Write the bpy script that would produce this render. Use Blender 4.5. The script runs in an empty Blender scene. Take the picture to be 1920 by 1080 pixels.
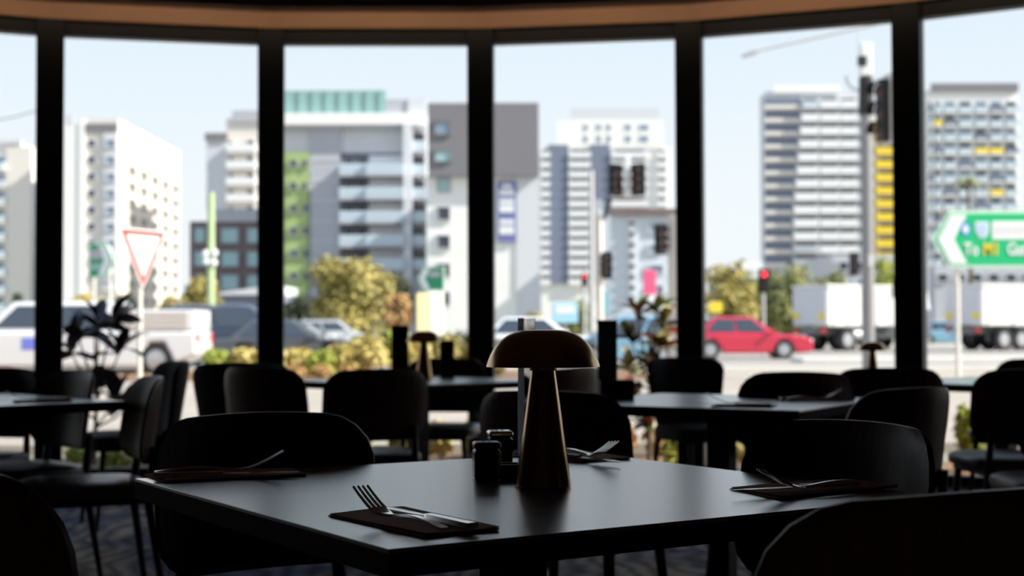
import bpy, math, random
from mathutils import Vector, Matrix
random.seed(7)
C = bpy.context.scene.collection
R = math.radians

# ------------------------------------------------------------------ camera
F, CX, CY, H = 2667.0, 960.0, 540.0, 1.022
PITCH, ROLL = math.atan(76/F), 0.003
cd = bpy.data.cameras.new('camera'); cam = bpy.data.objects.new('camera', cd); C.objects.link(cam)
cd.sensor_width = 36; cd.lens = F/1920*36; cd.clip_start = .05; cd.clip_end = 3000
cam.matrix_world = Matrix.Translation((0, 0, H)) @ Matrix.Rotation(math.pi/2+PITCH, 4, 'X') @ Matrix.Rotation(-ROLL, 4, 'Z')
cd.dof.use_dof = True; cd.dof.focus_distance = 2.2; cd.dof.aperture_fstop = 4.6
bpy.context.scene.camera = cam
CM = cam.matrix_world.copy()

# ------------------------------------------------------------------ world, sun, exposure
w = bpy.data.worlds.new('sky'); bpy.context.scene.world = w; w.use_nodes = True
nt = w.node_tree; nt.nodes.clear()
out = nt.nodes.new('ShaderNodeOutputWorld'); bg = nt.nodes.new('ShaderNodeBackground')
tc = nt.nodes.new('ShaderNodeTexCoord'); sp = nt.nodes.new('ShaderNodeSeparateXYZ'); cr = nt.nodes.new('ShaderNodeValToRGB')
nt.links.new(tc.outputs['Generated'], sp.inputs[0]); nt.links.new(sp.outputs['Z'], cr.inputs[0])
nt.links.new(cr.outputs[0], bg.inputs[0]); nt.links.new(bg.outputs[0], out.inputs[0])
e = cr.color_ramp.elements
e[0].position = 0.0; e[0].color = (.95, .97, 1, 1)
e[1].position = 1.0; e[1].color = (.30, .52, .95, 1)
q = e.new(.10); q.color = (.92, .96, 1, 1)
q = e.new(.22); q.color = (.79, .89, 1, 1)
bg.inputs[1].default_value = 0.53
sl = bpy.data.lights.new('sun', 'SUN'); sun = bpy.data.objects.new('sun', sl); C.objects.link(sun)
sl.energy = 4.6; sl.angle = R(.6); sl.color = (1, .93, .82)
to_sun = Vector((.86, -.22, .70)).normalized()
sun.rotation_euler = to_sun.to_track_quat('Z', 'Y').to_euler()
vs = bpy.context.scene.view_settings
vs.view_transform = 'Standard'; vs.look = 'None'; vs.gamma = 1; vs.use_curve_mapping = False; vs.exposure = 1.05
# warm ceiling downlights deeper in the room, behind the diners
for x, y in ((-2.2, -1.2), (.3, -1.6), (2.4, -1.0)):
    l = bpy.data.lights.new('downlight', 'SPOT'); l.energy = 10; l.color = (1, .62, .30); l.shadow_soft_size = .04; l.spot_size = R(110); l.spot_blend = .6
    o = bpy.data.objects.new('downlight', l); C.objects.link(o); o.location = (x, y, 3.18)

WASH = .62
# ------------------------------------------------------------------ pixel helpers
def ray(px, py): return (CM.to_3x3() @ Vector(((px-CX)/F, -(py-CY)/F, -1)))
def at(px, py, Y):
    d = ray(px, py); return Vector((0, 0, H)) + d*(Y/d.y)
def onz(px, py, z):
    d = ray(px, py); return Vector((0, 0, H)) + d*((z-H)/d.z)
def gx(px, Y): p = at(px, 616, Y); return p.x

# ------------------------------------------------------------------ materials
MATS = {}
def mat(name, col, rough=.5, metal=0., noise=0., scale=8., bump=0., spec=.5, emit=0., stretch=None, col2=None, coat=0.):
    if name in MATS: return MATS[name]
    m = bpy.data.materials.new(name); m.use_nodes = True; t = m.node_tree; b = t.nodes['Principled BSDF']
    b.inputs['Base Color'].default_value = (*col, 1); b.inputs['Roughness'].default_value = rough; b.inputs['Metallic'].default_value = metal
    b.inputs['Specular IOR Level'].default_value = spec; b.inputs['Coat Weight'].default_value = coat
    if emit: b.inputs['Emission Color'].default_value = (*col, 1); b.inputs['Emission Strength'].default_value = emit
    if noise or bump or col2:
        n = t.nodes.new('ShaderNodeTexNoise'); n.inputs['Scale'].default_value = scale; n.inputs['Detail'].default_value = 5
        c = t.nodes.new('ShaderNodeTexCoord'); mp = t.nodes.new('ShaderNodeMapping')
        t.links.new(c.outputs['Object'], mp.inputs[0]); t.links.new(mp.outputs[0], n.inputs['Vector'])
        if stretch: mp.inputs['Scale'].default_value = stretch
        if noise or col2:
            r = t.nodes.new('ShaderNodeValToRGB'); r.color_ramp.elements[0].position = .35; r.color_ramp.elements[1].position = .65
            lo = tuple(v*(1-noise) for v in col); hi = col2 if col2 else tuple(min(1, v*(1+noise)) for v in col)
            r.color_ramp.elements[0].color = (*lo, 1); r.color_ramp.elements[1].color = (*hi, 1)
            t.links.new(n.outputs[0], r.inputs[0]); t.links.new(r.outputs[0], b.inputs['Base Color'])
        if bump:
            bp = t.nodes.new('ShaderNodeBump'); bp.inputs['Strength'].default_value = bump; bp.inputs['Distance'].default_value = .01
            t.links.new(n.outputs[0], bp.inputs['Height']); t.links.new(bp.outputs[0], b.inputs['Normal'])
    MATS[name] = m; return m
def glass_mat(name, tint, refl=.08):
    m = bpy.data.materials.new(name); m.use_nodes = True; t = m.node_tree; t.nodes.clear()
    o = t.nodes.new('ShaderNodeOutputMaterial'); mx = t.nodes.new('ShaderNodeMixShader'); a = t.nodes.new('ShaderNodeBsdfTransparent')
    g = t.nodes.new('ShaderNodeBsdfGlossy'); f = t.nodes.new('ShaderNodeFresnel'); f.inputs[0].default_value = 1.45
    a.inputs[0].default_value = (*tint, 1); g.inputs['Roughness'].default_value = .02
    t.links.new(f.outputs[0], mx.inputs[0]); t.links.new(a.outputs[0], mx.inputs[1]); t.links.new(g.outputs[0], mx.inputs[2]); t.links.new(mx.outputs[0], o.inputs[0])
    MATS[name] = m; return m
M_table = mat('dark laminate', (.024, .025, .028), .25, noise=.15, scale=30, bump=.02, stretch=(1, 8, 1), spec=.9)
M_table.node_tree.nodes['Principled BSDF'].inputs['IOR'].default_value = 1.85
M_table.node_tree.nodes['Principled BSDF'].inputs['Specular Tint'].default_value = (.88, .94, 1, 1)  # blue of the sky tinted into the table's reflections
M_table.node_tree.nodes['Principled BSDF'].inputs['Coat Weight'].default_value = 1.0
M_table.node_tree.nodes['Principled BSDF'].inputs['Coat Roughness'].default_value = .30
M_table.node_tree.nodes['Principled BSDF'].inputs['Coat IOR'].default_value = 1.6
M_edge = mat('table edge', (.022, .014, .010), .7, spec=.04)
M_steel = mat('black powder coat', (.010, .010, .011), .5, spec=.3)
M_wood = mat('dark stained ply', (.060, .026, .017), .42, noise=.3, scale=6, stretch=(12, 1, 1), spec=.22)
M_vinyl = mat('black vinyl seat', (.016, .018, .024), .38, bump=.05, scale=60, spec=.9)
M_fabric = mat('charcoal upholstery', (.016, .017, .021), .75, bump=.3, scale=120, spec=.3)
M_brass = mat('brushed brass', (.42, .25, .10), .21, 1., noise=.08, scale=40, stretch=(1, 1, .05))
M_white = mat('lamp diffuser', (.75, .72, .66), .6)
M_chrome = mat('polished cutlery steel', (.78, .78, .79), .20, 1.)
M_napkin = mat('brown paper napkin', (.42, .27, .21), .9, noise=.12, scale=60, bump=.15, spec=.1)
M_ceramic = mat('dark glazed ceramic', (.018, .013, .010), .3)
M_acryl = glass_mat('clear acrylic', (.86, .88, .9))
M_glass = glass_mat('window glass', (.97, .985, .985))
M_frame = mat('black window frame', (.008, .008, .009), .5, spec=.25)
M_ceil = mat('brown ceiling paint', (.17, .105, .075), .85, noise=.05, scale=3)
M_cove = mat('tan ceiling paint', (.44, .25, .15), .85, noise=.05, scale=3)
M_wall = mat('dark wall paint', (.05, .038, .03), .8)
M_conc = mat('pale concrete paving', (.40, .34, .28), .85, noise=.10, scale=1.2)
M_road = mat('asphalt', (.33, .30, .27), .9, noise=.10, scale=.6)
M_kerb = mat('kerb concrete', (.72, .68, .62), .8)
M_mulch = mat('brown bark mulch', (.22, .12, .06), .95, noise=.4, scale=14, bump=.4)
M_land = mat('distant ground', (.26, .25, .19), .95, noise=.2, scale=.05)

# ------------------------------------------------------------------ mesh builder
class MB:
    def __init__(s): s.v = []; s.f = []; s.mi = []
    def add(s, v, f, mi=0, M=None):
        b = len(s.v); s.v += [tuple(M @ Vector(p)) if M else tuple(p) for p in v]
        for q in f: s.f.append(tuple(b+i for i in q)); s.mi.append(mi)
        return s
    def box(s, x0, x1, y0, y1, z0, z1, mi=0, M=None):
        return s.add([(x0,y0,z0),(x1,y0,z0),(x1,y1,z0),(x0,y1,z0),(x0,y0,z1),(x1,y0,z1),(x1,y1,z1),(x0,y1,z1)],
                     [(0,3,2,1),(4,5,6,7),(0,1,5,4),(1,2,6,5),(2,3,7,6),(3,0,4,7)], mi, M)
    def prism(s, poly, y0, y1, mi=0, M=None):        # polygon in (x,z) extruded along y
        n = len(poly); v = [(x, y0, z) for x, z in poly]+[(x, y1, z) for x, z in poly]
        f = [tuple(range(n)), tuple(range(2*n-1, n-1, -1))]+[(i, i+n, (i+1) % n+n, (i+1) % n) for i in range(n)]
        return s.add(v, f, mi, M)
    def tube(s, pts, rs, n=10, mi=0, caps=True):
        pts = [Vector(p) for p in pts]; rings = []
        for i, p in enumerate(pts):
            d = (pts[min(i+1, len(pts)-1)]-pts[max(i-1, 0)]).normalized()
            a = d.cross(Vector((0, 0, 1)) if abs(d.z) < .9 else Vector((1, 0, 0))).normalized(); b = d.cross(a)
            r = rs[i] if isinstance(rs, (list, tuple)) else rs
            rings.append([p+a*(r*math.cos(t*2*math.pi/n))+b*(r*math.sin(t*2*math.pi/n)) for t in range(n)])
        v = [q for r in rings for q in r]; f = []
        for i in range(len(pts)-1):
            for j in range(n):
                f.append((i*n+j, i*n+(j+1) % n, (i+1)*n+(j+1) % n, (i+1)*n+j))
        if caps: f += [tuple(range(n-1, -1, -1)), tuple(range((len(pts)-1)*n, len(pts)*n))]
        return s.add(v, f, mi)
    def lathe(s, prof, n=48, mi=0, c=(0, 0, 0)):
        v = []; f = []; m = len(prof)
        for r, z in prof:
            for j in range(n):
                t = j*2*math.pi/n; v.append((c[0]+r*math.cos(t), c[1]+r*math.sin(t), c[2]+z))
        for i in range(m-1):
            for j in range(n): f.append((i*n+j, i*n+(j+1) % n, (i+1)*n+(j+1) % n, (i+1)*n+j))
        return s.add(v, f, mi)
    def mesh(s, name, mats, smooth=False):
        me = bpy.data.meshes.new(name); me.from_pydata(s.v, [], s.f)
        for m in (mats if isinstance(mats, (list, tuple)) else [mats]): me.materials.append(m)
        me.polygons.foreach_set('material_index', s.mi); me.update()
        if smooth:
            me.polygons.foreach_set('use_smooth', [True]*len(me.polygons)); me.set_sharp_from_angle(angle=R(38))
        return me
    def build(s, name, mats, parent=None, smooth=False, bevel=0, loc=None):
        o = bpy.data.objects.new(name, s.mesh(name, mats, smooth)); C.objects.link(o); o.parent = parent
        if loc is not None: o.location = loc
        if bevel:
            b = o.modifiers.new('bevel', 'BEVEL'); b.width = bevel; b.segments = 2; b.limit_method = 'ANGLE'
        return o
def empty(name, loc=(0, 0, 0), rz=0, scale=None):
    o = bpy.data.objects.new(name, None); C.objects.link(o); o.location = loc; o.rotation_euler = (0, 0, rz); o.empty_display_size = .1
    if scale: o.scale = (scale,)*3
    return o
def tag(o, label, cat, group=None, kind=None):
    if label: o['label'] = label
    if cat: o['category'] = cat
    if group: o['group'] = group
    if kind: o['kind'] = kind
    return o
def struct(o): o['kind'] = 'structure'; return o
def copy_tree(o, parent=None):
    c = o.copy(); C.objects.link(c); c.parent = parent
    for ch in list(o.children): copy_tree(ch, c)
    return c
UNIT = {}
def inst(key, maker, name, loc, scale, parent, rz=0):    # part sharing one mesh
    if key not in UNIT: UNIT[key] = maker()
    o = bpy.data.objects.new(name, UNIT[key]); C.objects.link(o); o.location = loc; o.scale = scale; o.rotation_euler = (0, 0, rz); o.parent = parent
    return o
def text_mesh(body, size, m):
    cu = bpy.data.curves.new('txt', 'FONT'); cu.body = body; cu.size = size; cu.extrude = .004; cu.offset = size*.02
    o = bpy.data.objects.new('txt', cu); C.objects.link(o); bpy.context.view_layer.update()
    me = bpy.data.meshes.new_from_object(o.evaluated_get(bpy.context.evaluated_depsgraph_get()))
    me.materials.clear(); me.materials.append(m); bpy.data.objects.remove(o); return me

# ------------------------------------------------------------------ room shell
MP = [(-6.78,7.22),(-5.75,8.29),(-4.53,9.14),(-3.175,9.745),(-1.708,10.08),(-.216,10.106),(1.245,9.88),(2.619,9.338),(3.87,8.54),(4.95,7.52),(5.81,6.31)]
MP = [Vector((x, y, 0)) for x, y in MP]
ZH, ZT = 3.045, 3.145           # glass head, frame top
BK = -4.0
def poly_slab(name, pts, z0, z1, m):
    n = len(pts); b = MB(); v = [(p[0], p[1], z0) for p in pts]+[(p[0], p[1], z1) for p in pts]
    b.add(v, [tuple(range(n-1, -1, -1)), tuple(range(n, 2*n))]+[(i, (i+1) % n, (i+1) % n+n, i+n) for i in range(n)])
    return struct(b.build(name, m))
room = [(-6.78, BK), (5.81, BK)]+[(p.x, p.y) for p in reversed(MP)]
def offs(d):                                          # offset of the window line, outwards positive
    res = []
    for i, p in enumerate(MP):
        a = MP[max(i-1, 0)]; c = MP[min(i+1, len(MP)-1)]; t = (c-a).normalized(); res.append(p+Vector((-t.y, t.x, 0))*d)
    return res
# carpet
mc = bpy.data.materials.new('patterned carpet'); mc.use_nodes = True; t = mc.node_tree; b_ = t.nodes['Principled BSDF']
c_ = t.nodes.new('ShaderNodeTexCoord'); n1 = t.nodes.new('ShaderNodeTexNoise'); n1.inputs['Scale'].default_value = 1.1; n1.inputs['Detail'].default_value = 2; n1.inputs['Distortion'].default_value = 1.6
wv = t.nodes.new('ShaderNodeTexWave'); wv.inputs['Scale'].default_value = 2.6; wv.inputs['Distortion'].default_value = 14; wv.inputs['Detail'].default_value = 3; wv.inputs['Detail Scale'].default_value = .7
r1 = t.nodes.new('ShaderNodeValToRGB'); r1.color_ramp.elements[0].color = (.20, .24, .36, 1); r1.color_ramp.elements[1].color = (.75, .63, .50, 1)
r1.color_ramp.elements[0].position = .42; r1.color_ramp.elements[1].position = .62
r2 = t.nodes.new('ShaderNodeValToRGB'); r2.color_ramp.elements[0].color = (.35, .35, .38, 1); r2.color_ramp.elements[1].color = (1.0, 1.0, 1.05, 1)
mx = t.nodes.new('ShaderNodeMix'); mx.data_type = 'RGBA'; mx.blend_type = 'MULTIPLY'; mx.inputs[0].default_value = .9
t.links.new(c_.outputs['Object'], n1.inputs['Vector']); t.links.new(c_.outputs['Object'], wv.inputs['Vector'])
t.links.new(n1.outputs[0], r1.inputs[0]); t.links.new(wv.outputs[0], r2.inputs[0])
t.links.new(r1.outputs[0], mx.inputs[6]); t.links.new(r2.outputs[0], mx.inputs[7]); t.links.new(mx.outputs[2], b_.inputs['Base Color'])
b_.inputs['Roughness'].default_value = .95; b_.inputs['Specular IOR Level'].default_value = .1
poly_slab('floor', room, -.12, 0, mc)
# ceiling, with a low tan bulkhead following the head of the faceted glazing
ZC = 3.262
outer = offs(1.15)  # unseen eave line, set this wide to keep direct sun off the windows
poly_slab('ceiling', room, ZC, 3.45, M_ceil)
roofpts = [(-7.6, BK-.3), (6.4, BK-.3)]+[(p.x, p.y) for p in reversed(outer)]
poly_slab('roof', roofpts, 3.451, 3.62, M_wall)
for i in range(len(MP)-1):
    a, b = MP[i], MP[i+1]; d = b-a
    o = MB().box(-.03, d.length+.03, -.10, .05, ZT+.001, ZC-.001).build('wall_bulkhead_%d' % (i+1), M_cove); o.location = a; o.rotation_euler = (0, 0, math.atan2(d.y, d.x)); struct(o)
# added linear lamps and housings, put in only to brighten the bulkhead
wash = offs(-.46)
for i in range(len(MP)-1):
    a, b = wash[i], wash[i+1]; d = b-a; L = d.length; ang = math.atan2(d.y, d.x); n_ = Vector((-d.y, d.x, 0))/L; p = (a+b)/2
    l = bpy.data.lights.new('added_washer', 'AREA'); l.shape = 'RECTANGLE'; l.size = L-.06; l.size_y = .02; l.energy = WASH; l.color = (1, .78, .56)
    o = bpy.data.objects.new('added_washer', l); C.objects.link(o); o.location = (p.x, p.y, 3.228); o.rotation_euler = (-n_).to_track_quat('Z', 'Y').to_euler()
    f = MB().box(-.012, L+.012, -.030, -.006, 3.210, ZC-.001).build('trim_added_washer_%d' % (i+1), M_ceil, None); f.location = (a.x, a.y, 0); f.rotation_euler = (0, 0, ang); struct(f)
def wall(name, a, b, z0, z1, m, th=.15):
    a, b = Vector((*a, 0)), Vector((*b, 0)); d = (b-a); L = d.length
    mb = MB(); mb.box(0, L, 0, th, z0, z1); o = mb.build(name, m); o.location = a; o.rotation_euler = (0, 0, math.atan2(d.y, d.x)); return struct(o)
wall('wall_left', (-6.78, BK), (-6.78, 7.15), 0, ZC-.001, M_wall)
wall('wall_right', (5.81, 6.2), (5.81, BK), 0, ZC-.001, M_wall)
wall('wall_back', (5.81, BK), (-6.78, BK), 0, ZC-.001, M_wall)
# faceted bay of tall windows: each bay its own window, mullions between
for i in range(len(MP)-1):
    a, b = MP[i], MP[i+1]; d = b-a; L = d.length; ang = math.atan2(d.y, d.x)
    e_ = struct(empty('window_%d' % (i+1), a, ang))
    MB().box(.06, L-.06, -.006, .006, .07, ZH).build('pane', M_glass, e_)
    MB().box(0, L, -.05, .05, ZH, ZT).build('head_rail', M_frame, e_)
    MB().box(0, L, -.05, .05, 0, .07).build('sill_rail', M_frame, e_)
for i, p in enumerate(MP):
    a = MP[max(i-1, 0)]; c = MP[min(i+1, len(MP)-1)]; d = c-a
    o = MB().box(-.092, .092, -.09, .06, 0, ZT).build('trim_%d' % (i+1), M_frame, None, bevel=.006); o.location = p; o.rotation_euler = (0, 0, math.atan2(d.y, d.x)); struct(o)
# ------------------------------------------------------------------ outdoor ground
struct(MB().box(-900, 900, -40, 1500, -.60, -.125).build('ground', M_land))
bed_in, bed_out = offs(.10), offs(1.9)
poly_slab('garden_bed', [(p.x, p.y) for p in bed_in]+[(p.x, p.y) for p in reversed(bed_out)], -.125, -.02, M_mulch)
struct(MB().box(-60, 60, 13.0, 29.0, -.125, -.03).build('footpath', M_conc))
struct(MB().box(-60, 3, 29.0, 35.0, -.125, -.01).build('verge_bed', M_mulch))
struct(MB().box(-90, 90, 35.5, 78, -.125, -.06).build('road', M_road))
struct(MB().box(-90, 90, 35.0, 35.5, -.125, .06).build('kerb_near', M_kerb))
struct(MB().box(3, 60, 29.0, 35.0, -.125, -.031).build('footpath_apron', M_conc))
struct(MB().box(-90, 90, 78, 79.5, -.125, .10).build('kerb_far', M_kerb))
struct(MB().box(9, 60, 44.0, 46.0, -.06, .07).build('median_strip', M_kerb))

# ------------------------------------------------------------------ tables
def table(cx, cy, a, s, label):
    t = tag(empty('dining_table', (cx, cy, 0), a), label, 'table', 'square pedestal dining tables'); h = s/2
    MB().box(-h, h, -h, h, .744, .75, 0).build('table_top', [M_table], t, bevel=.001)
    MB().box(-h+.0005, h-.0005, -h+.0005, h-.0005, .7135, .7439).build('edge_band', M_edge, t)
    MB().box(-.043, .043, -.043, .043, .02, .7134).build('pedestal', M_steel, t, bevel=.004)
    MB().box(-.16, .16, -.16, .16, .700, .7133).build('mounting_plate', M_steel, t)
    for k in range(4):
        b = MB(); b.box(.03, .36, -.035, .035, 0, .03); o = b.build('foot', M_steel, t, bevel=.006); o.rotation_euler = (0, 0, k*math.pi/2+math.pi/4)
    return t
A1 = .566
T1c = Vector((0, 2.455, .75)); S1 = 1.0
table(T1c.x, T1c.y, A1, S1, 'dark square dining table with four napkin settings and a large brass lamp')
table(.78, 5.32, R(-31), .94, 'dark square table holding a black box caddy beside a tall black menu holder')
table(-.5, 7.55, R(43), 1.0, 'dark square table by the window under a brass lamp and two menu holders')
table(-2.19, 5.45, R(45), 1.0, 'dark square table beside the dark leafy plant outside, cutlery laid on it')
table(2.47, 7.15, R(41), 1.0, 'dark square table by the window carrying the smallest brass lamp')

# ------------------------------------------------------------------ chairs
def back_shell(hw, z0, z1, th, rc, curve, lean, taper=0., nu=18, nv=12):
    b = MB(); F_, B_ = [], []
    for j in range(nv+1):
        v = .5-.5*math.cos(math.pi*j/nv); z = z0+(z1-z0)*v; d = min(z-z0, z1-z); ins = 0
        if d < rc: ins = rc-math.sqrt(max(0, rc*rc-(rc-d)**2))
        wv_ = (hw-taper*(1-v))-ins*.98
        for k in range(nu+1):
            u = -1+2*k/nu; x = wv_*u; y = curve*(abs(x)/hw)**2.2-lean*v
            nx = -curve*2.2*(abs(x)/hw)**1.2/hw*(1 if x > 0 else -1); n = Vector((nx, 1, 0)).normalized()
            pz = z-.012*(x/hw)**2*(1 if v > .5 else -.3)
            tt = th*(1-.5*max(0, abs(u)-.85)/.15)*(1-.5*max(0, abs(2*v-1)-.85)/.15)
            F_.append((x+n.x*tt/2, y+n.y*tt/2, pz)); B_.append((x-n.x*tt/2, y-n.y*tt/2, pz))
    N = nu+1; m = len(F_); f = []
    for j in range(nv):
        for k in range(nu):
            a = j*N+k; f.append((a, a+N, a+N+1, a+1)); f.append((m+a, m+a+1, m+a+N+1, m+a+N))
    for k in range(nu):
        f.append((k, k+1, m+k+1, m+k)); a = nv*N+k; f.append((a+1, a, m+a, m+a+1))
    for j in range(nv):
        a = j*N; f.append((a+N, a, m+a, m+a+N)); a = j*N+nu; f.append((a, a+N, m+a+N, m+a))
    b.add(F_+B_, f); return b
def cushion(hx, hy, z0, z1, n=28, rings=5, ex=4.0):
    b = MB(); v = []; f = []
    prof = [(.90, z0), (.985, z0+.006), (1, (z0+z1)/2), (.985, z1-.012), (.90, z1-.002), (.5, z1+.004)]
    for s_, z in prof:
        for j in range(n):
            t_ = j*2*math.pi/n; c, s2 = math.cos(t_), math.sin(t_)
            v.append((hx*s_*math.copysign(abs(c)**(2/ex), c), hy*s_*math.copysign(abs(s2)**(2/ex), s2), z))
    for i in range(len(prof)-1):
        for j in range(n): f.append((i*n+j, i*n+(j+1) % n, (i+1)*n+(j+1) % n, (i+1)*n+j))
    f += [tuple(range(n-1, -1, -1)), tuple(range((len(prof)-1)*n, len(prof)*n))]
    b.add(v, f); return b
def make_chair(kind):
    t = empty('dining_chair', (0, 0, 0))
    if kind == 'ply':
        o = back_shell(.236, .535, .85, .020, .085, .075, .045).build('backrest', M_wood, t, True); o.location = (0, -.23, 0)
        cushion(.235, .225, .425, .48).build('seat', M_vinyl, t, True)
    else:
        o = back_shell(.25, .44, .855, .055, .07, .10, .07, .055).build('backrest', M_fabric, t, True); o.location = (0, -.22, 0)
        cushion(.24, .235, .40, .485).build('seat', M_fabric, t, True)
    fr = MB(); fr.box(-.19, .19, -.19, .18, .40, .424)
    fr.build('seat_frame', M_steel, t, bevel=.004)
    for s in (-1, 1):
        MB().tube([(s*.17, .16, .41), (s*.205, .20, 0)], [.017, .011], 10).build('leg', M_steel, t, True)
        top = (s*.165, -.228, .60) if kind == 'ply' else (s*.15, -.20, .43)
        MB().tube([(s*.205, -.265, 0), (s*.175, -.205, .41), top], [.011, .017, .014], 10).build('leg', M_steel, t, True)
    return t
PROTO = {}
def chair_at(p, deg, label, kind='ply'):
    if kind in PROTO: o = copy_tree(PROTO[kind])
    else: o = PROTO[kind] = make_chair(kind)
    a = R(deg); fw = Vector((math.cos(a), math.sin(a), 0)); o.location = Vector((p.x, p.y, 0))+fw*.25; o.rotation_euler = (0, 0, a-math.pi/2)
    tag(o, label, 'chair', 'restaurant chairs' if kind == 'ply' else 'padded restaurant chairs'); return o
def chair(px, py, deg, label, kind='ply', Y=None):
    p = onz(px, py, .848) if Y is None else at(px, py, Y)
    return chair_at(p, deg, label, kind)
d1 = math.degrees(A1)
chair(483, 776, d1-90, 'dark ply chair tucked in behind the setting at the padded-chair corner')
chair(1600, 792, d1+180, 'dark ply chair whose inner back catches light, beside the setting with crossed knife and fork')
chair_at(Vector((.485, 1.525)), d1+90-6, 'dark ply chair with broad rounded back, pulled out from the large lamp table')
chair_at(Vector((-.70, 1.86)), d1, 'dark ply chair by the large lamp table with only its back rim showing')
chair(1020, 733, 62, 'dark ply chair with reddish rim standing behind the large brass lamp')
chair(1500, 698, 238, 'dark ply chair facing across the caddy table, its low wide back before the red car')
chair(1715, 727, 128, 'dark ply chair drawn up to the caddy table, glinting back corner')
chair(1278, 672, 292, 'padded charcoal chair beside the flowering plant outside the window', 'pad')
chair(1668, 690, 84, 'dark ply chair with back turned, just below the smallest brass lamp')
chair(1936, 692, 92, 'dark ply chair with back turned below the green road sign')
chair(1950, 677, 225, 'dark ply chair on the window side of the table with the smallest lamp', 'ply', 7.8)
chair_at(Vector((2.02, 4.95)), 92, 'dark ply chair with only its rounded seat showing near the road-sign chairs')
chair(712, 692, 112, 'dark ply chair with back turned at the two-menu-holder table, seat visible below')
chair(838, 672, 262, 'dark ply chair on the window side of the table with two menu holders')
chair(482, 688, 62, 'dark ply chair at the corner of the two-menu-holder table, overlapping a padded chair')
chair(1078, 690, 138, 'dark ply chair between the large brass lamp and the tall black menu holder')
chair(450, 682, 92, 'padded charcoal chair half hidden by a ply chair near the yellow shrubs', 'pad')
chair(330, 679, 207, 'padded charcoal chair standing before the give way sign pole', 'pad')
chair(287, 706, 204, 'dark ply chair seen side-on with its long seat toward the plant-side table')
chair(140, 697, 225, 'dark ply chair in front of the dark leafy plant outside')
chair(-5, 694, 258, 'dark ply chair back below the white ute by the window', 'ply', 6.5)

# ------------------------------------------------------------------ mushroom lamps
def lamp(p, s, label):
    t = tag(empty('mushroom_lamp', p, 0, s), label, 'lamp', 'brass mushroom lamps')
    MB().lathe([(0, 0), (.046, 0), (.048, .003), (.0475, .008), (.020, .205), (.0, .205)], 56).build('stem', M_brass, t, True)
    cap = [(0.0, .270), (.026, .2698), (.042, .2680), (.056, .2632), (.066, .2575), (.076, .2490), (.084, .2390), (.0905, .2275), (.0955, .2150), (.098, .2065), (.0965, .2065), (.088, .2285), (.074, .247), (.054, .2605), (0, .2665)]
    c = MB().lathe(cap, 64).build('shade', M_brass, t, True)
    MB().lathe([(0, .2225), (.076, .2225), (.083, .224), (.076, .2255), (0, .2255)], 48).build('diffuser', M_white, c, True)
    MB().lathe([(0, .2), (.023, .2), (.024, .2035), (.023, .2095), (0, .2095)], 32).build('collar', M_brass, t, True)
    return t
p = onz(1019, 913, .75); lamp((p.x, p.y, .75), 1.0, 'large brass mushroom table lamp beside the salt and pepper shakers')
p = onz(795, 711, .75); lamp((p.x, p.y, .75), .97, 'brass mushroom table lamp between two black menu holders')
p = at(1636, 690, 7.28); lamp((p.x, p.y, .75), .74, 'smallest brass mushroom lamp, before the tall grey street pole')

# ------------------------------------------------------------------ shakers, tray, menu holders, caddy
def shaker(p, rz, m, label):
    t = tag(empty('shaker', p, rz), label, 'shaker')
    o = MB().box(-.024, .024, -.024, .024, 0, .055).build('body', m, t); b = o.modifiers.new('b', 'BEVEL'); b.width = .006; b.segments = 3
    o = MB().box(-.0245, .0245, -.0245, .0245, .0555, .068).build('cap', M_chrome if m is not M_ceramic else M_ceramic, t); b = o.modifiers.new('b', 'BEVEL'); b.width = .0055; b.segments = 4
    for k in range(4): MB().lathe([(0, 0), (.0016, 0), (.0016, .0006), (0, .0006)], 8, c=((k % 2-.5)*.012, (k//2-.5)*.012, .068)).build('pour_hole', M_frame, o)
    return t
M_sglass = mat('smoked shaker glass', (.04, .045, .05), .06, spec=.8, coat=.5)
p = onz(912, 900, .75); shaker((p.x, p.y+.012, .75), R(8), M_ceramic, 'dark ceramic cube shaker beside the large brass lamp')
p = onz(937, 872, .75); shaker((p.x, p.y+.012, .75), R(8), M_sglass, 'smoked glass shaker with chrome cap behind the ceramic one')
p = onz(952, 897, .75)
t = tag(empty('tray', (p.x+.003, p.y+.012, .75), R(8)), 'low black dish tucked between shaker and large brass lamp', 'dish')
b = MB(); b.box(-.020, .020, -.024, .024, 0, .003); b.build('base', M_ceramic, t)
for (x0, x1, y0, y1) in ((-.020, -.017, -.024, .024), (.017, .020, -.024, .024), (-.017, .017, -.024, -.021), (-.017, .017, .021, .024)):
    MB().box(x0, x1, y0, y1, .003, .026).build('side', M_ceramic, t)
def menu_holder(p, rz, wd, ht, m, label, clear=False):
    t = tag(empty('menu_holder', p, rz), label, 'menu holder')
    MB().box(-wd/2, wd/2, -.035, .035, 0, .004).build('foot', M_acryl if clear else M_steel, t, bevel=.001)
    MB().box(-wd/2, wd/2, -.006, -.003, .004, ht).build('front_panel', m, t)
    MB().box(-wd/2, wd/2, .003, .006, .004, ht).build('back_panel', m, t)
    if clear:
        for s in (-1, 1): MB().box(s*wd/2-.0022, s*wd/2+.0022, -.0065, .0065, .004, ht+.001).build('edge', M_whedge, t)
        MB().box(-wd/2+.004, wd/2-.004, -.0025, .0025, ht-.042, ht).build('clip', M_whedge, t)
    else:
        MB().box(-wd/2+.002, wd/2-.002, -.0028, .0028, .006, ht-.002).build('menu_card', M_menu, t)
    return t
M_whedge = mat('frosted acrylic edge', (.92, .94, .97), .35)
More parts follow.
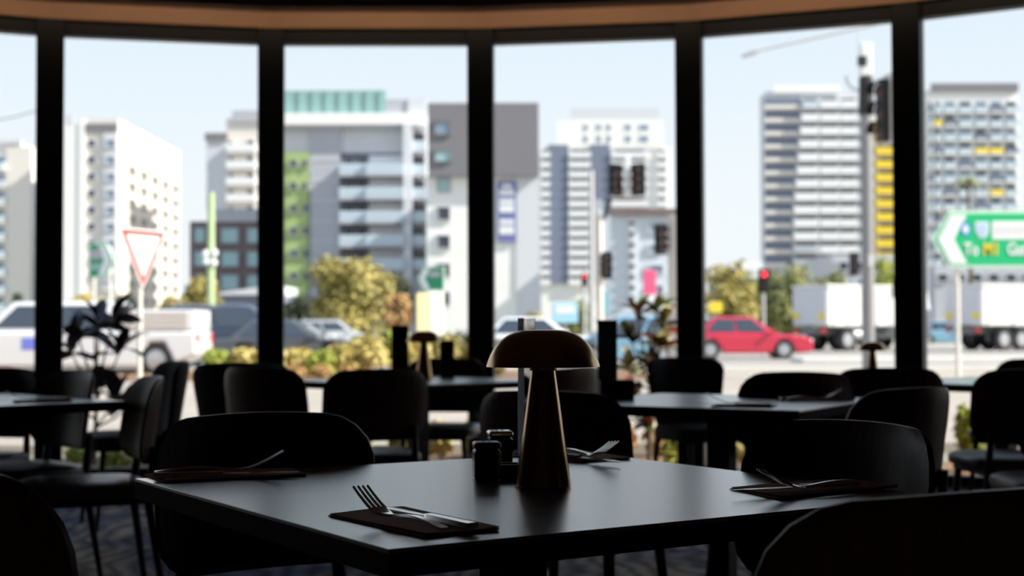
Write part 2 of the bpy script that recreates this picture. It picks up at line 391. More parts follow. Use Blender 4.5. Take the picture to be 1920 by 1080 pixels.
_t = M_whedge.node_tree; _o = _t.nodes['Material Output']; _tl = _t.nodes.new('ShaderNodeBsdfTranslucent'); _tl.inputs[0].default_value = (.95, .96, 1, 1); _tr = _t.nodes.new('ShaderNodeBsdfTransparent'); _tr.inputs[0].default_value = (.8, .82, .85, 1); _mx = _t.nodes.new('ShaderNodeMixShader'); _mx.inputs[0].default_value = .15
_t.links.new(_tl.outputs[0], _mx.inputs[1]); _t.links.new(_tr.outputs[0], _mx.inputs[2]); _t.links.new(_mx.outputs[0], _o.inputs[0])
M_menu = mat('black menu card', (.012, .012, .013), .6)
p = onz(984, 852, .75); menu_holder((p.x+.005, p.y, .75), R(90-10), .15, .293, M_acryl, 'clear acrylic menu holder standing edge-on behind the large brass lamp', True)
p = onz(1139, 742, .75); menu_holder((p.x, p.y, .75), R(25), .085, .305, M_menu, 'tall black menu holder on the table with the box caddy')
p = onz(750, 706, .75); menu_holder((p.x, p.y, .75), R(-10), .098, .292, M_menu, 'taller black menu holder beside the window-table lamp, nearer the round tree')
p = at(838, 640, 8.0); menu_holder((p.x, p.y, .75), R(10), .08, .206, M_menu, 'shorter black menu holder beside the window-table lamp, nearer the dark-topped building')
p = onz(1155, 748, .75)
t = tag(empty('caddy', (p.x, p.y+.03, .75), R(5)), 'low black box caddy on the table below the tall black menu holder', 'caddy')
MB().box(-.062, .062, -.04, .04, 0, .004).build('base', M_ceramic, t)
for (x0, x1, y0, y1) in ((-.066, -.062, -.044, .044), (.062, .066, -.044, .044), (-.062, .062, -.044, -.04), (-.062, .062, .04, .044), (-.002, .002, -.04, .04)):
    MB().box(x0, x1, y0, y1, .0, .072).build('side', M_ceramic, t)

# ------------------------------------------------------------------ cutlery and napkins
def strip(b, path, th):           # path: (s, y, halfwidth, z)
    v = []; n = len(path)
    for s, y, hw, z in path: v += [(s, y-hw, z+th*.2), (s, y+hw, z+th*.2), (s, y+hw*.75, z+th), (s, y-hw*.75, z+th), (s, y, z-.0002)]
    f = []
    for i in range(n-1):
        a = i*5; c = a+5
        f += [(a+0, a+3, c+3, c+0), (a+3, a+2, c+2, c+3), (a+2, a+1, c+1, c+2), (a+1, a+4, c+4, c+1), (a+4, a+0, c+0, c+4)]
    f += [(0, 4, 1, 2, 3), ((n-1)*5+3, (n-1)*5+2, (n-1)*5+1, (n-1)*5+4, (n-1)*5)]
    b.add(v, f)
def fork_mesh():
    b = MB(); hp = []
    for k in range(25):
        s = .135*k/24; z = .004+.005*math.sin(min(1, s/.12)*math.pi)**1.2+(0 if s < .12 else .0)
        hw = .0085-.0055*min(1, s/.10) if s > .008 else .006+.0025*s/.008
        hp.append((s, 0, hw if s < .118 else .003+.0085*((s-.118)/.017)**1.2, z))
    strip(b, hp, .0030)
    def hz(s): return .004+.026*((s-.135)/.062)**1.35 if s > .135 else .004
    strip(b, [(s, 0, .0115+.0012*min(1, (s-.135)/.01), hz(s)) for s in (.135, .140, .145, .150, .153)], .0026)
    for y in (-.0096, -.0032, .0032, .0096):
        strip(b, [(s, y, .0022*(1-.35*(s-.152)/.045), hz(s)) for s in (.152, .162, .172, .182, .192, .197)], .0022)
    return b
def knife_mesh():
    b = MB(); strip(b, [(.0, 0, .006, .001), (.004, 0, .0085, .0), (.03, 0, .0085, 0), (.10, 0, .0065, 0), (.105, 0, .0055, .0)], .0065)
    strip(b, [(.104, 0, .006, .002), (.115, .0005, .0075, .002), (.15, .001, .0095, .002), (.195, .001, .0095, .002), (.212, 0, .0065, .002), (.220, -.003, .002, .002)], .0016)
    return b
FK = fork_mesh().mesh('fork', M_chrome, True); KN = knife_mesh().mesh('knife', M_chrome, True)
def utensil(me, name, p0, p1, label, pitch=0, group=None, roll=0, sc=1.18):
    o = bpy.data.objects.new(name, me); C.objects.link(o); d = p1-p0
    o.location = p0; o.rotation_euler = (roll, -pitch, math.atan2(d.y, d.x)); o.scale = (sc,)*3; tag(o, label, name, group); return o
def napkin(cs, label):
    t = tag(empty('napkin', tuple(sum(cs, Vector())/4)), label, 'napkin', 'brown paper napkins'); o0 = t.location.copy()
    # folded paper: three layers, softly waved, top layer slightly skewed
    for L in range(3):
        b = MB(); n = 10; v = []; f = []
        for side in (0, 1):
            for i in range(n+1):
                for j in range(n+1):
                    u, w_ = i/n, j/n; sc = 1-.012*L
                    P = (cs[0]*(1-u)*(1-w_)+cs[1]*u*(1-w_)+cs[2]*u*w_+cs[3]*(1-u)*w_)-o0; P = P*sc+Vector((.0015*L, -.001*L, 0))
                    z = .0006+L*.0017+.0010*math.sin(u*5+L)*math.sin(w_*4+L*2)*(L > 0)+side*.0013
                    v.append((P.x, P.y, z))
        N = n+1; m = N*N
        for i in range(n):
            for j in range(n):
                a = i*N+j; f.append((a, a+1, a+N+1, a+N)); f.append((m+a, m+a+N, m+a+N+1, m+a+1))
        for k in range(n):
            for a, c in ((k, k+1), (n*N+k+1, n*N+k), ((k+1)*N, k*N), (k*N+n, (k+1)*N+n)): f.append((a, m+a, m+c, c))
        b.add(v, f); b.build('fold', M_napkin, t, True)
    return t
Z = .75
def V2(px, py, z=Z): return onz(px, py, z)
def nap_rect(c, ax, ln, wd):       # centre, axis dir, length, width
    ax = ax.normalized(); pr = Vector((-ax.y, ax.x, 0)); return [c-ax*ln/2-pr*wd/2, c+ax*ln/2-pr*wd/2, c+ax*ln/2+pr*wd/2, c-ax*ln/2+pr*wd/2]
E1 = Vector((math.cos(A1), math.sin(A1), 0)); E2 = Vector((-math.sin(A1), math.cos(A1), 0))
ZN = .7562
S = [ # napkin corner pixels, knife (handle end, tip), fork (handle end, bowl), pitches
 ('near the bare table corner, handles toward its edge', ((615, 968), (752, 954), (936, 995), (795, 1009)), ((890, 992), (712, 953)), ((834, 1001), (684, 967)), 0, R(1.0)),
 ('at the corner by the padded chairs', ((268, 892), (548, 881), (574, 893), (306, 906)), ((288, 894), (582, 888)), ((290, 892), (490, 886)), 0, R(.5)),
 ('beside the chair whose inner back catches light', ((1368, 918), (1550, 903), (1684, 915), (1458, 937)), ((1607, 910), (1362, 928)), ((1640, 912), (1490, 922)), R(.6), R(0.5)),
 ('half hidden behind the large brass lamp', ((1000, 852), (1090, 848), (1182, 862), (1085, 868)), ((1020, 852), (1142, 867)), ((1030, 850), (1116, 861)), 0, R(1.0)),
]
for (wh, nc, kn, fk, kp, fp) in S:
    napkin([V2(*c) for c in nc], 'folded brown paper napkin '+wh)
    k0, k1 = V2(*kn[0], ZN), V2(*kn[1], ZN); f0, f1 = V2(*fk[0], ZN), V2(*fk[1], ZN)
    utensil(KN, 'knife', k0, k1, 'steel table knife '+wh, kp, 'table knives')
    utensil(FK, 'fork', f0, f1, 'steel table fork '+wh, fp, 'table forks')
# place settings on the tables further back
for i, (c, dg, wh) in enumerate((((.80, 4.93), 160, 'on the caddy table edge by the reddish-rimmed chair'), ((1.10, 5.30), 20, 'on the caddy table corner by the glinting chair'),
                             ((-1.78, 5.40), 200, 'on the plant-side table beside the side-on chair'))):
    cc = Vector((c[0], c[1], .75)); ax = Vector((math.cos(R(dg)), math.sin(R(dg)), 0)); pr = Vector((-ax.y, ax.x, 0))
    napkin(nap_rect(cc, ax, .21, .12), 'folded brown paper napkin '+wh)
    k0 = cc-ax*.10+pr*.03+Vector((0, 0, .0062)); utensil(KN, 'knife', k0, k0+ax, 'steel table knife '+wh, 0, 'table knives')
    f0 = cc-ax*.10-pr*.02+Vector((0, 0, .0062)); utensil(FK, 'fork', f0, f0+ax, 'steel table fork '+wh, 0, 'table forks')

# ================================================================== OUTDOORS
def unitbox(m): return lambda: MB().box(-.5, .5, -.5, .5, -.5, .5).mesh('box', m)
def unit_window(mf, mg):
    def mk():
        b = MB(); t_ = .09
        for x0, x1, z0, z1 in ((-.5, .5, -.5, -.5+t_), (-.5, .5, .5-t_, .5), (-.5, -.5+t_, -.5+t_, .5-t_), (.5-t_, .5, -.5+t_, .5-t_)): b.box(x0, x1, -1, 0, z0, z1, 0)
        b.box(-.5+t_, .5-t_, -.4, 0, -.5+t_, .5-t_, 1); return b.mesh('window', [mf, mg])
    return mk
def unit_balcony(ms, mr):
    def mk():
        b = MB(); b.box(-.5, .5, -1, 0, -.5, -.28, 0); b.box(-.5, .5, -1, -.94, -.28, .5, 1)
        b.box(-.5, -.49, -.94, 0, -.28, .5, 1); b.box(.49, .5, -.94, 0, -.28, .5, 1); return b.mesh('balcony', [ms, mr])
    return mk
W_white = mat('white render', (.86, .84, .81), .8, noise=.03, scale=.3)
W_cream = mat('cream render', (.76, .70, .64), .8, noise=.03, scale=.3)
W_grey = mat('light grey render', (.64, .64, .67), .8, noise=.04, scale=.3)
W_mid = mat('mid grey cladding', (.45, .45, .49), .8, noise=.04, scale=.3)
W_dark = mat('dark grey cladding', (.20, .19, .205), .7, noise=.05, scale=.4)
W_navy = mat('blue grey cladding', (.18, .20, .27), .7, noise=.05, scale=.3)
W_brick = mat('brown brick', (.20, .14, .14), .9, noise=.12, scale=2)
W_green = mat('lime green cladding', (.36, .46, .18), .7, noise=.03, scale=.3)
W_yel = mat('yellow panel', (.90, .66, .04), .6)
G_dark = mat('dark window glass', (.05, .06, .08), .12, spec=.6)
G_blue = mat('blue window glass', (.24, .31, .40), .12, spec=.6)
G_teal = mat('teal window glass', (.34, .52, .54), .15, spec=.6)
G_rail = mat('pale balustrade glass', (.52, .60, .66), .2, spec=.6)
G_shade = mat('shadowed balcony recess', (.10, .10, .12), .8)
W_slab = mat('white balcony slab', (.82, .81, .82), .8)

class Bld:
    def __init__(s, label, x0, x1, yt, Y, depth, m, name='apartment_building', skew=0):
        s.Y = Y; a, b = at(x0, yt, Y), at(x1, yt, Y); s.ht = a.z; s.x0, s.x1 = a.x, b.x
        s.r = tag(empty(name, ((a.x+b.x)/2, Y, -.125)), label, 'building'); s.o = s.r.location.copy(); hw = (b.x-a.x)/2
        if depth: MB().prism([(-hw, 0), (hw, 0), (hw, a.z+.125), (-hw, a.z+.125)], 0, depth).build('wall', m, s.r)
    def loc(s, x0, y0, x1, y1, dy=0):
        a, b = at(x0, y0, s.Y), at(x1, y1, s.Y); c = (a+b)/2; c.y += dy
        return c-s.o, abs(b.x-a.x), abs(a.z-b.z)
    def rect(s, name, x0, y0, x1, y1, m, d=.3, dep=.3):      # a slab standing proud of the face by d
        c, wd, h = s.loc(x0, y0, x1, y1); return inst(('box', m.name), unitbox(m), name, c+Vector((0, (dep-2*d)/2 if False else -d/2+.001, 0)), (wd, d, h), s.r)
    def win(s, x0, y0, x1, y1, mg=None, mf=None, d=.25, face=0):
        mg = mg or G_dark; mf = mf or W_white
        c, wd, h = s.loc(x0, y0, x1, y1); return inst(('win', mg.name, mf.name), unit_window(mf, mg), 'window', c-Vector((0, face, 0)), (wd, d, h), s.r)
    def bal(s, x0, y0, x1, y1, ms=None, mr=None, d=1.6, face=0):
        ms = ms or W_slab; mr = mr or G_rail
        c, wd, h = s.loc(x0, y0, x1, y1); return inst(('bal', ms.name, mr.name), unit_balcony(ms, mr), 'balcony', c-Vector((0, face, 0)), (wd, d, h), s.r)
def side_windows(b, sx, us, zs, wu, wz, mg, mf):    # on a side face; us distances back from the front
    for u in us:
        for z in zs:
            inst(('win', mg.name, mf.name), unit_window(mf, mg), 'window', Vector((sx-b.o.x, u, z)), (wu, .25, wz), b.r, R(90) if sx > b.o.x else R(-90))

# tower at the far left edge
b = Bld('white apartment block with stacked balconies at the edge behind the white ute', -60, 40, 268, 262, 14, W_white)
for k in range(9):
    y = 292+33*k; b.win(-45, y, -22, y+17); b.win(-12, y, 10, y+17, G_blue); b.bal(-50, y+14, 12, y+27)
b.rect('parapet', -62, 262, 42, 270, W_grey, .6)
b.rect('blade_wall', 13, 275, 58, 585, W_cream, .4)
# white slab tower
b = Bld('white slab tower with dark rooftop band, behind the give way sign', 157, 222, 223, 258, 48, W_cream)
b.rect('roof_band', 160, 232, 220, 247, W_dark, .4)
b.rect('window_bay', 196, 250, 220, 545, W_grey, .5)
for k in range(9):
    y = 262+31.3*k; b.win(164, y, 180, y+14, G_dark, W_grey); b.win(199, y, 219, y+16, G_blue, W_grey, face=.5)
b.rect('edge_fin', 150, 224, 158, 560, W_white, .5)
side_windows(b, b.x1, [9+8.6*k for k in range(5)], [31.0-3.05*k for k in range(9)], 6.2, 2.0, mat('beige window glass', (.15, .13, .115), .3), W_cream)
b.rect('stair_wing', 122, 233, 150, 560, W_white, .3); b.rect('lift_overrun', 124, 216, 138, 235, W_grey, .3)
# far balconied tower
b = Bld('pale tower with dark narrow end bay, rising above the brown brick block', 425, 500, 222, 262, 16, W_cream)
for k in range(6):
    y = 262+31*k
    b.win(462, y, 478, y+12); b.win(430, y, 437, y+12); b.bal(427, y+10, 482, y+24, W_slab, W_slab)
b.rect('roof_plant', 436, 208, 500, 228, W_mid, .5)
b.rect('end_bay', 388, 262, 425, 395, W_grey, .2); b.rect('end_bay_roof', 385, 250, 427, 264, W_dark, .6)
for k in range(6): b.win(391, 268+20*k, 402, 282+20*k, G_dark, W_grey); b.win(409, 268+20*k, 422, 284+20*k, G_blue, W_grey)
# brown brick block
b = Bld('low brown brick block with pale teal windows behind the pale green pole', 356, 500, 415, 186, 14, W_brick)
b.rect('roof_storey', 404, 392, 500, 416, W_mid, .4)
for k in range(3):
    y = 425+44*k; b.win(363, y, 386, y+32, G_teal, W_dark); b.win(412, y, 450, y+33, G_teal, W_dark); b.win(461, y, 490, y+33, G_teal, W_dark)
b = Bld('blue-grey shed with sloping pale roof below the brick block', 412, 520, 552, 120, 10, W_navy, 'shed')
c, wd, h = b.loc(410, 540, 522, 553); MB().prism([(-wd/2, 0), (wd/2, 0), (wd/2, h*1.4), (-wd/2, .2)], -.6, 10.4).build('roof', W_grey, b.r, loc=Vector((c.x, 0, c.z-h/2)))
# main grey complex
b = Bld('large grey apartment complex with lime green strip and green glass rooftop', 500, 800, 213, 172, 26, W_grey)
b.rect('rooftop_glazing', 500, 172, 724, 216, mat('green rooftop glass', (.26, .42, .40), .3, noise=.15, scale=.3), .8)
for k in range(9): b.rect('mullion', 512+25*k, 172, 514+25*k, 216, mat('green rooftop glass', (.26, .42, .40)), .95)
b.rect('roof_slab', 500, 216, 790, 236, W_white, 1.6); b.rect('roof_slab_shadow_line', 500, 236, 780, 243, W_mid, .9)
b.rect('green_strip', 530, 287, 580, 585, W_green, .7)
for k in range(7):
    y = 300+42*k; b.win(547, y, 559, y+17, G_dark, W_mid, face=.7); b.win(571, y, 579, y+17, G_dark, W_mid, face=.7)
b.rect('grey_panel', 582, 243, 638, 585, W_mid, .5)
for k in range(7): b.rect('panel_joint', 582, 300+38*k, 638, 302+38*k, W_grey, .56)
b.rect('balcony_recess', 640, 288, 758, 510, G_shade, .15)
for k in range(5):
    y = 292+44*k
    b.rect('recess_wall', 692, y, 756, y+36, W_slab, .3); b.bal(640, y+18, 690, y+42, W_mid, G_rail, 2.2); b.bal(690, y+18, 760, y+42, W_mid, G_rail, 2.6)
    b.win(645, y+2, 664, y+18, G_dark, W_mid); b.win(670, y+2, 688, y+18, G_dark, W_mid)
b.rect('column', 758, 236, 774, 600, W_grey, 2.0)
for k in range(6):
    y = 250+44*k; b.win(776, y, 796, y+18, G_dark, W_brick); b.bal(774, y+16, 800, y+38, W_mid, G_rail, 1.2)
b.rect('roof_plant', 724, 188, 770, 214, W_mid, .8); b.rect('stair_tower', 766, 188, 800, 240, W_grey, 1.0)
# dark topped white block
b = Bld('white block with dark grey top storeys and a purple banner', 800, 968, 330, 154, 20, W_white)
b.rect('dark_storeys', 803, 196, 1010, 331, W_dark, 1.0); b.rect('shaded_end_wall', 968, 331, 1012, 606, W_grey, .2)  # grey slab paints the shade on the white block's end wall
for y in (334, 387, 440, 493, 546): b.win(819, y, 845, y+27, G_teal if y < 350 else G_dark, W_mid)
b.win(815, 282, 848, 306, G_teal, W_dark, face=1.0); b.win(815, 228, 848, 256, G_blue, W_dark, face=1.0)
bn = b.rect('banner', 932, 340, 968, 454, mat('purple banner', (.17, .18, .40), .7), .35); M_bw = mat('banner white', (.78, .78, .80), .7)
for y0, y1 in ((346, 354), (356, 366), (374, 382), (384, 399), (412, 421), (424, 440)):
    b.rect('banner_lettering', 936 if y0 != 346 else 941, y0, 964 if y0 != 346 else 960, y1, M_bw, .42)
# tall blue-grey tower
b = Bld('tall white and blue-grey tower seen beyond the traffic lights', 1014, 1258, 275, 430, 34, W_white)
b.rect('crown', 1044, 226, 1245, 278, W_white, .6); b.rect('crown_plant', 1070, 204, 1235, 228, W_grey, .4)
for x0, x1 in ((1093, 1103), (1117, 1128), (1136, 1146), (1170, 1184), (1196, 1217)): b.win(x0, 233, x1, 246, G_blue, W_white, .12, .6); b.win(x0, 254, x1, 268, G_blue, W_white, .12, .6)
b.rect('blue_column', 1028, 272, 1066, 532, W_navy, 1.0); b.rect('blue_column', 1106, 272, 1144, 532, W_navy, 1.0)
for k in range(14):
    y = 281+18.3*k
    for x0, x1 in ((1015, 1030), (1067, 1106), (1146, 1214), (1232, 1250)):
        b.win(x0, y, x1, y+7, G_dark, W_slab, .5); b.bal(x0-1, y+5, x1+1, y+15, W_slab, W_slab, 1.6)
# white block with brown roof line
b = Bld('white low block with brown roof line behind the pink banner', 1145, 1280, 400, 150, 14, mat('shaded white render', (.62, .66, .72), .8))  # white wall coloured blue-grey, as it looks in shade
b.rect('roof_line', 1142, 392, 1284, 403, W_brick, .6); b.rect('centre_strip', 1180, 404, 1190, 560, W_grey, .2)
for k in range(8): b.win(1178, 414+20*k, 1190, 424+20*k, G_dark, W_grey, .3, .2)
for k in range(4): b.win(1215, 420+38*k, 1245, 436+38*k, G_blue, W_grey)
# balconied tower on the right
b = Bld('broad balconied tower with yellow end bay behind the tall street pole', 1436, 1636, 172, 320, 8, W_grey)
b.rect('roof_plant', 1450, 160, 1575, 174, W_white, .5)
for k in range(13):
    y = 184+24.6*k
    b.rect('shaded_side_strip', 1434, y, 1500-min(16, k*2), y+15, W_navy, .3)  # navy strips stand in for the tower's shaded left side
    b.bal(1433, y+14, 1500-min(16, k*2), y+21, W_cream, W_cream, .9)
    for x0, x1 in ((1502-min(16, k*2), 1533), (1535, 1572), (1573, 1605), (1606, 1634)): b.win(x0, y, x1, y+9, G_dark, W_grey, .4); b.bal(x0, y+7, x1, y+21, W_slab, W_slab if x0 != 1502 and x0 != 1606 else G_rail, 2.0)
c, wd, h = b.loc(1636, 215, 1686, 520); MB().box(-wd/2, wd/2, 0, 18, -h/2, h/2).build('yellow_wing', W_cream, b.r, loc=c)
for k in range(12):
    y = 222+24.6*k; b.bal(1640, y+7, 1690, y+19, W_yel, W_yel, 1.6); b.win(1645, y, 1686, y+8, G_dark, W_cream)
b = Bld('gridded tower with scattered yellow panels above the green road sign', 1737, 1910, 168, 300, 8, W_white)
b.rect('roof_plant', 1745, 157, 1908, 172, W_dark, .6)
XS = (1738, 1748, 1765, 1793, 1823, 1852, 1880, 1908)
for k in range(13):
    y = 190+26*k
    for j in range(7):
        x0, x1 = XS[j]+2, XS[j+1]-2; yel = (j, k) in ((1, 1), (4, 3), (5, 3), (5, 6), (2, 8), (3, 9))
        b.win(x0, y, x1, y+13, G_blue if (j+k) % 3 else G_dark, W_slab, .4); b.bal(x0, y+11, x1, y+23, W_slab, W_yel if yel else (G_rail if (j*2+k) % 5 else W_navy), 1.4)
b = Bld('grey low commercial buildings behind the tipper truck', 1560, 1742, 478, 170, 16, W_mid)
for k in range(5): b.win(1570+30*k, 490, 1592+30*k, 508, G_dark, W_grey); b.win(1570+30*k, 522, 1592+30*k, 540, G_blue, W_grey)
b = Bld('long dark grey podium building behind the white trailer', 1752, 1990, 500, 190, 16, W_mid)
for k in range(7): b.win(1755+32*k, 512, 1778+32*k, 530, G_dark, W_grey)

# ------------------------------------------------------------------ vegetation
def leaf_mat(name, c1, c2): return mat(name, c1, .6, col2=c2, scale=1.5, spec=.4)
L_olive = leaf_mat('olive leaves', (.24, .21, .06), (.54, .44, .13)); L_green = leaf_mat('green leaves', (.14, .17, .06), (.38, .36, .12))
L_gold = leaf_mat('golden leaves', (.50, .40, .11), (.72, .58, .22)); L_dark = leaf_mat('dark leaves', (.03, .045, .025), (.08, .09, .04))
L_plum = mat('plum leaf', (.030, .016, .022), .45, spec=.4); L_lime = leaf_mat('lime leaves', (.30, .36, .05), (.58, .58, .12)); L_rust = leaf_mat('rust leaves', (.46, .24, .09), (.64, .42, .18))
M_bark = mat('bark', (.14, .10, .07), .9, noise=.3, scale=10)
def leaf_cloud(clusters, n, size, rnd):
    b = MB()
    for _ in range(n):
        c, r = rnd.choice(clusters)
        d = Vector((rnd.gauss(0, 1), rnd.gauss(0, 1), rnd.gauss(0, 1))).normalized()*(rnd.random()**.4)
        p = Vector((c[0]+d.x*r[0], c[1]+d.y*r[1], c[2]+d.z*r[2])); nrm = (d+Vector((rnd.uniform(-.7, .7), rnd.uniform(-.7, .7), rnd.uniform(-.2, .9)))).normalized()
        a = nrm.orthogonal().normalized(); a = Matrix.Rotation(rnd.random()*6.3, 3, nrm) @ a; q = nrm.cross(a); s = size*rnd.uniform(.6, 1.3)
        b.add([p-a*s, p+q*s*.45+nrm*s*.1, p+a*s, p-q*s*.45+nrm*s*.1], [(0, 1, 2, 3)])
    return b
def tree(px, Y, top, wpx, label, m, seed, name='tree', trunk=.35, n=1400, leaf=None, base=-.125, cat='tree', group=None):
    rnd = random.Random(seed); x = gx(px, Y); zt = at(px, top, Y).z; hw = wpx/2*Y/F; h = zt-base; leaf = leaf or max(.05, h*.035)
    t = tag(empty(name, (x, Y, base)), label, cat, group); z0 = h*trunk; cz = (z0+h)/2; rz = (h-z0)/2
    cl = []
    for k in range(36):
        a = rnd.random()*6.28; u = rnd.uniform(-.85, .85); rr = math.sqrt(1-u*u*.8)*rnd.uniform(.25, .68)
        cl.append(((math.cos(a)*rr*hw, math.sin(a)*rr*hw, cz+u*rz*.72), (hw*.33, hw*.33, rz*.30)))
    leaf_cloud(cl, n, leaf, rnd).build('foliage', m, t)
    tb = MB(); tb.tube([(0, 0, 0), (hw*.04, 0, z0*.7), (0, 0, cz)], [h*.03, h*.022, h*.010], 8); tb.build('trunk', M_bark, t, True)
    for c, r in cl[:5]: MB().tube([(0, 0, z0*.75), tuple(Vector(c)*.9)], [h*.014, h*.005], 6).build('branch', M_bark, t, True)
    return t
tree(655, 88, 466, 200, 'round olive-gold tree in front of the grey apartment complex', L_olive, 1, trunk=.06, n=5000, leaf=.24)
tree(742, 100, 540, 75, 'small rusty tree beside the round olive-gold tree', L_rust, 2, n=1800, leaf=0.184, trunk=.08)
tree(742, 118, 500, 82, 'dark green tree in shade below the grey balconies', L_dark, 21, n=2000, leaf=0.230, trunk=.08)
tree(378, 75, 505, 82, 'tall olive tree beside the pale green pole', L_olive, 3, n=2200, leaf=0.196, trunk=.08)
tree(165, 80, 540, 97, 'golden tree behind the ute beside the green arrow sign', L_gold, 4, n=1800, leaf=0.172, trunk=.08)
tree(232, 84, 545, 75, 'dark green tree between the arrow sign and give way sign', L_dark, 5, n=1800, leaf=0.172, trunk=.08)
tree(322, 84, 545, 67, 'small olive tree between give way sign and brick block', L_olive, 6, n=1600, leaf=0.161, trunk=.08)
tree(34, 84, 540, 30, 'thin dark conifer in front of the edge apartment block', L_dark, 7, n=700, leaf=.12)
tree(560, 110, 545, 75, 'dark tree at the foot of the lime green strip', L_dark, 8, n=1800, leaf=0.207, trunk=.08)
tree(1372, 92, 478, 150, 'bushy olive tree behind the red car', L_olive, 9, trunk=.03, n=4000, leaf=.22)
tree(1428, 112, 498, 120, 'pale green tree filling the gap behind the red traffic light', L_green, 31, trunk=.03, n=3000, leaf=.24)
tree(1475, 99, 482, 150, 'bushy green tree beside the red traffic light', L_green, 10, trunk=.03, n=4000, leaf=.22)
tree(1548, 104, 496, 110, 'low green tree behind the tipper truck', L_green, 11, trunk=.05, n=2500, leaf=.22)
tree(1290, 112, 500, 87, 'olive tree partly behind the window mullion near the pink banner', L_olive, 12, n=2000, leaf=0.207, trunk=.08)
tree(1075, 96, 555, 112, 'green tree behind the pale blue sign', L_green, 13, n=2000, leaf=0.172, trunk=.08)
tree(1000, 98, 580, 75, 'low olive tree below the shaded end wall', L_olive, 14, n=1400, leaf=0.161, trunk=.08)
tree(1850, 100, 525, 162, 'dark green tree above the white trailer', L_dark, 15, n=2600, leaf=0.207, trunk=.08)
tree(1660, 110, 470, 50, 'lime tree beside the yellow end bay', L_lime, 16, n=700, leaf=.2)
# slender palm in front of the gridded tower
Yp = 120; x = gx(1818, Yp); zt = at(1818, 335, Yp).z
t = tag(empty('palm_tree', (x, Yp, -.125)), 'slender palm rising in front of the gridded tower', 'tree')
MB().tube([(0, 0, 0), (.2, 0, zt*.5), (0, 0, zt)], [.22, .16, .12], 8).build('trunk', M_bark, t, True)
for k in range(14):
    a = k*2.4; L = 1.7; dr = random.uniform(-.9, .9); b = MB(); v = []
    for i in range(6):
        s = i/5; wd = .16*math.sin(math.pi*(s*.85+.12)); c = Vector((math.cos(a)*L*s, math.sin(a)*L*s, zt+(.9+dr*.6)*s-1.5*s*s)); pr = Vector((-math.sin(a), math.cos(a), 0))*wd
        v += [c-pr, c+pr]
    b.add(v, [(2*i, 2*i+1, 2*i+3, 2*i+2) for i in range(5)]); b.build('frond', L_green, t)
# verge shrubs
def shrub(px, Y, top, wpx, label, m, seed, n=500, leaf=.07, group=None):
    return tree(px, Y, top, wpx, label, m, seed, 'shrub', .02, n, leaf, -.03, 'shrub', group)
gv = 'shrubs along the planted verge'; sd = 100
VS = ((410, 650, 56, L_lime, 31, 'lime shrub at the end of the verge, below the navy four-wheel drive'), (455, 646, 60, L_gold, 31, 'golden verge shrub next to the lime one below the navy car'), (505, 650, 66, L_gold, 31, 'golden verge shrub partly behind a mullion beside the grey sedan'),
 (556, 648, 60, L_gold, 31.4, 'golden verge shrub in front of the dark grey sedan'), (604, 654, 56, L_lime, 31, 'lime verge shrub below the bright white bonnet'), (644, 640, 60, L_gold, 31.8, 'golden verge shrub just past the bright white bonnet'), (690, 616, 84, L_gold, 32, 'largest golden verge shrub below the round olive tree'),
 (738, 608, 62, L_lime, 33.6, 'tall lime verge shrub beside the taller window-table menu holder'), (778, 630, 52, L_gold, 31, 'golden verge shrub right below the pylon boards'), (826, 618, 64, L_olive, 32, 'olive verge shrub behind the shorter menu holder'), (872, 616, 50, L_olive, 33, 'olive verge shrub beside the mullion at the white block'), (918, 642, 56, L_gold, 31, 'golden verge shrub behind the mullion near the large lamp'))
for px, top, wd, m, Yd, lb in VS: shrub(px, Yd, top, wd*1.25, lb, m, sd, 1100, .10, gv); sd += 1
for px, lb in ((556, 'beside the mullion'), (604, 'below the white bonnet'), (650, 'beyond the white bonnet'), (697, 'under the largest golden shrub'), (738, 'under the tall lime shrub'), (850, 'under the olive verge shrubs')):
    shrub(px, 29.7, 686+random.uniform(-5, 5), 46, 'low rust groundcover at the verge front, '+lb, L_rust, sd, 400, .07, 'rust groundcover'); sd += 1
# bed just outside the glass
gb = 'low plants in the bed outside the windows'
BS = ((150, 842, 11.3, L_lime, 'under the side-on chair, next to the plum plant'), (212, 850, 10.75, L_lime, 'between the legs of the side-on chair'), (268, 846, 11.15, L_gold, 'behind the back leg of the side-on chair'), (420, 800, 11.4, L_olive, 'behind the overlapped padded chair'), (560, 800, 11.4, L_lime, 'below the empty corner of the two-menu-holder table'),
 (675, 778, 11.5, L_lime, 'seen under the back of the chair with visible seat'), (748, 776, 11.4, L_gold, 'beside the legs of the chair with visible seat'), (826, 782, 11.4, L_gold, 'under the window-table lamp'), (888, 780, 11.6, L_lime, 'beside the mullion near the shakers'), (1165, 790, 11.55, L_rust, 'rust-leaved, under the box caddy'), (1228, 792, 11.6, L_rust, 'rust-leaved, at the foot of the glossy red plant'),
 (1262, 815, 10.75, L_lime, 'beside the legs of the padded chair'), (1390, 800, 11.0, L_olive, 'behind the low wide chair back'), (1640, 770, 10.6, L_gold, 'behind the chair below the smallest lamp'), (1815, 745, 10.3, L_lime, 'below the motorway sign post'))
for px, top, Yd, m, lb in BS: shrub(px, Yd, top, 56, 'low bed plant '+lb, m, sd, 520, .05, gb); sd += 1
def big_leaf(L, W, droop=.25):
    b = MB(); v = []; n = 6
    for i in range(n+1):
        s = i/n; wd = W/2*math.sin(math.pi*min(.985, s*.9+.06))**.8; z = -droop*L*s*s
        v += [(L*s, -wd, z+wd*.25), (L*s, 0, z), (L*s, wd, z+wd*.25)]
    b.add(v, [f for i in range(n) for f in ((3*i, 3*i+1, 3*i+4, 3*i+3), (3*i+1, 3*i+2, 3*i+5, 3*i+4))]); return b
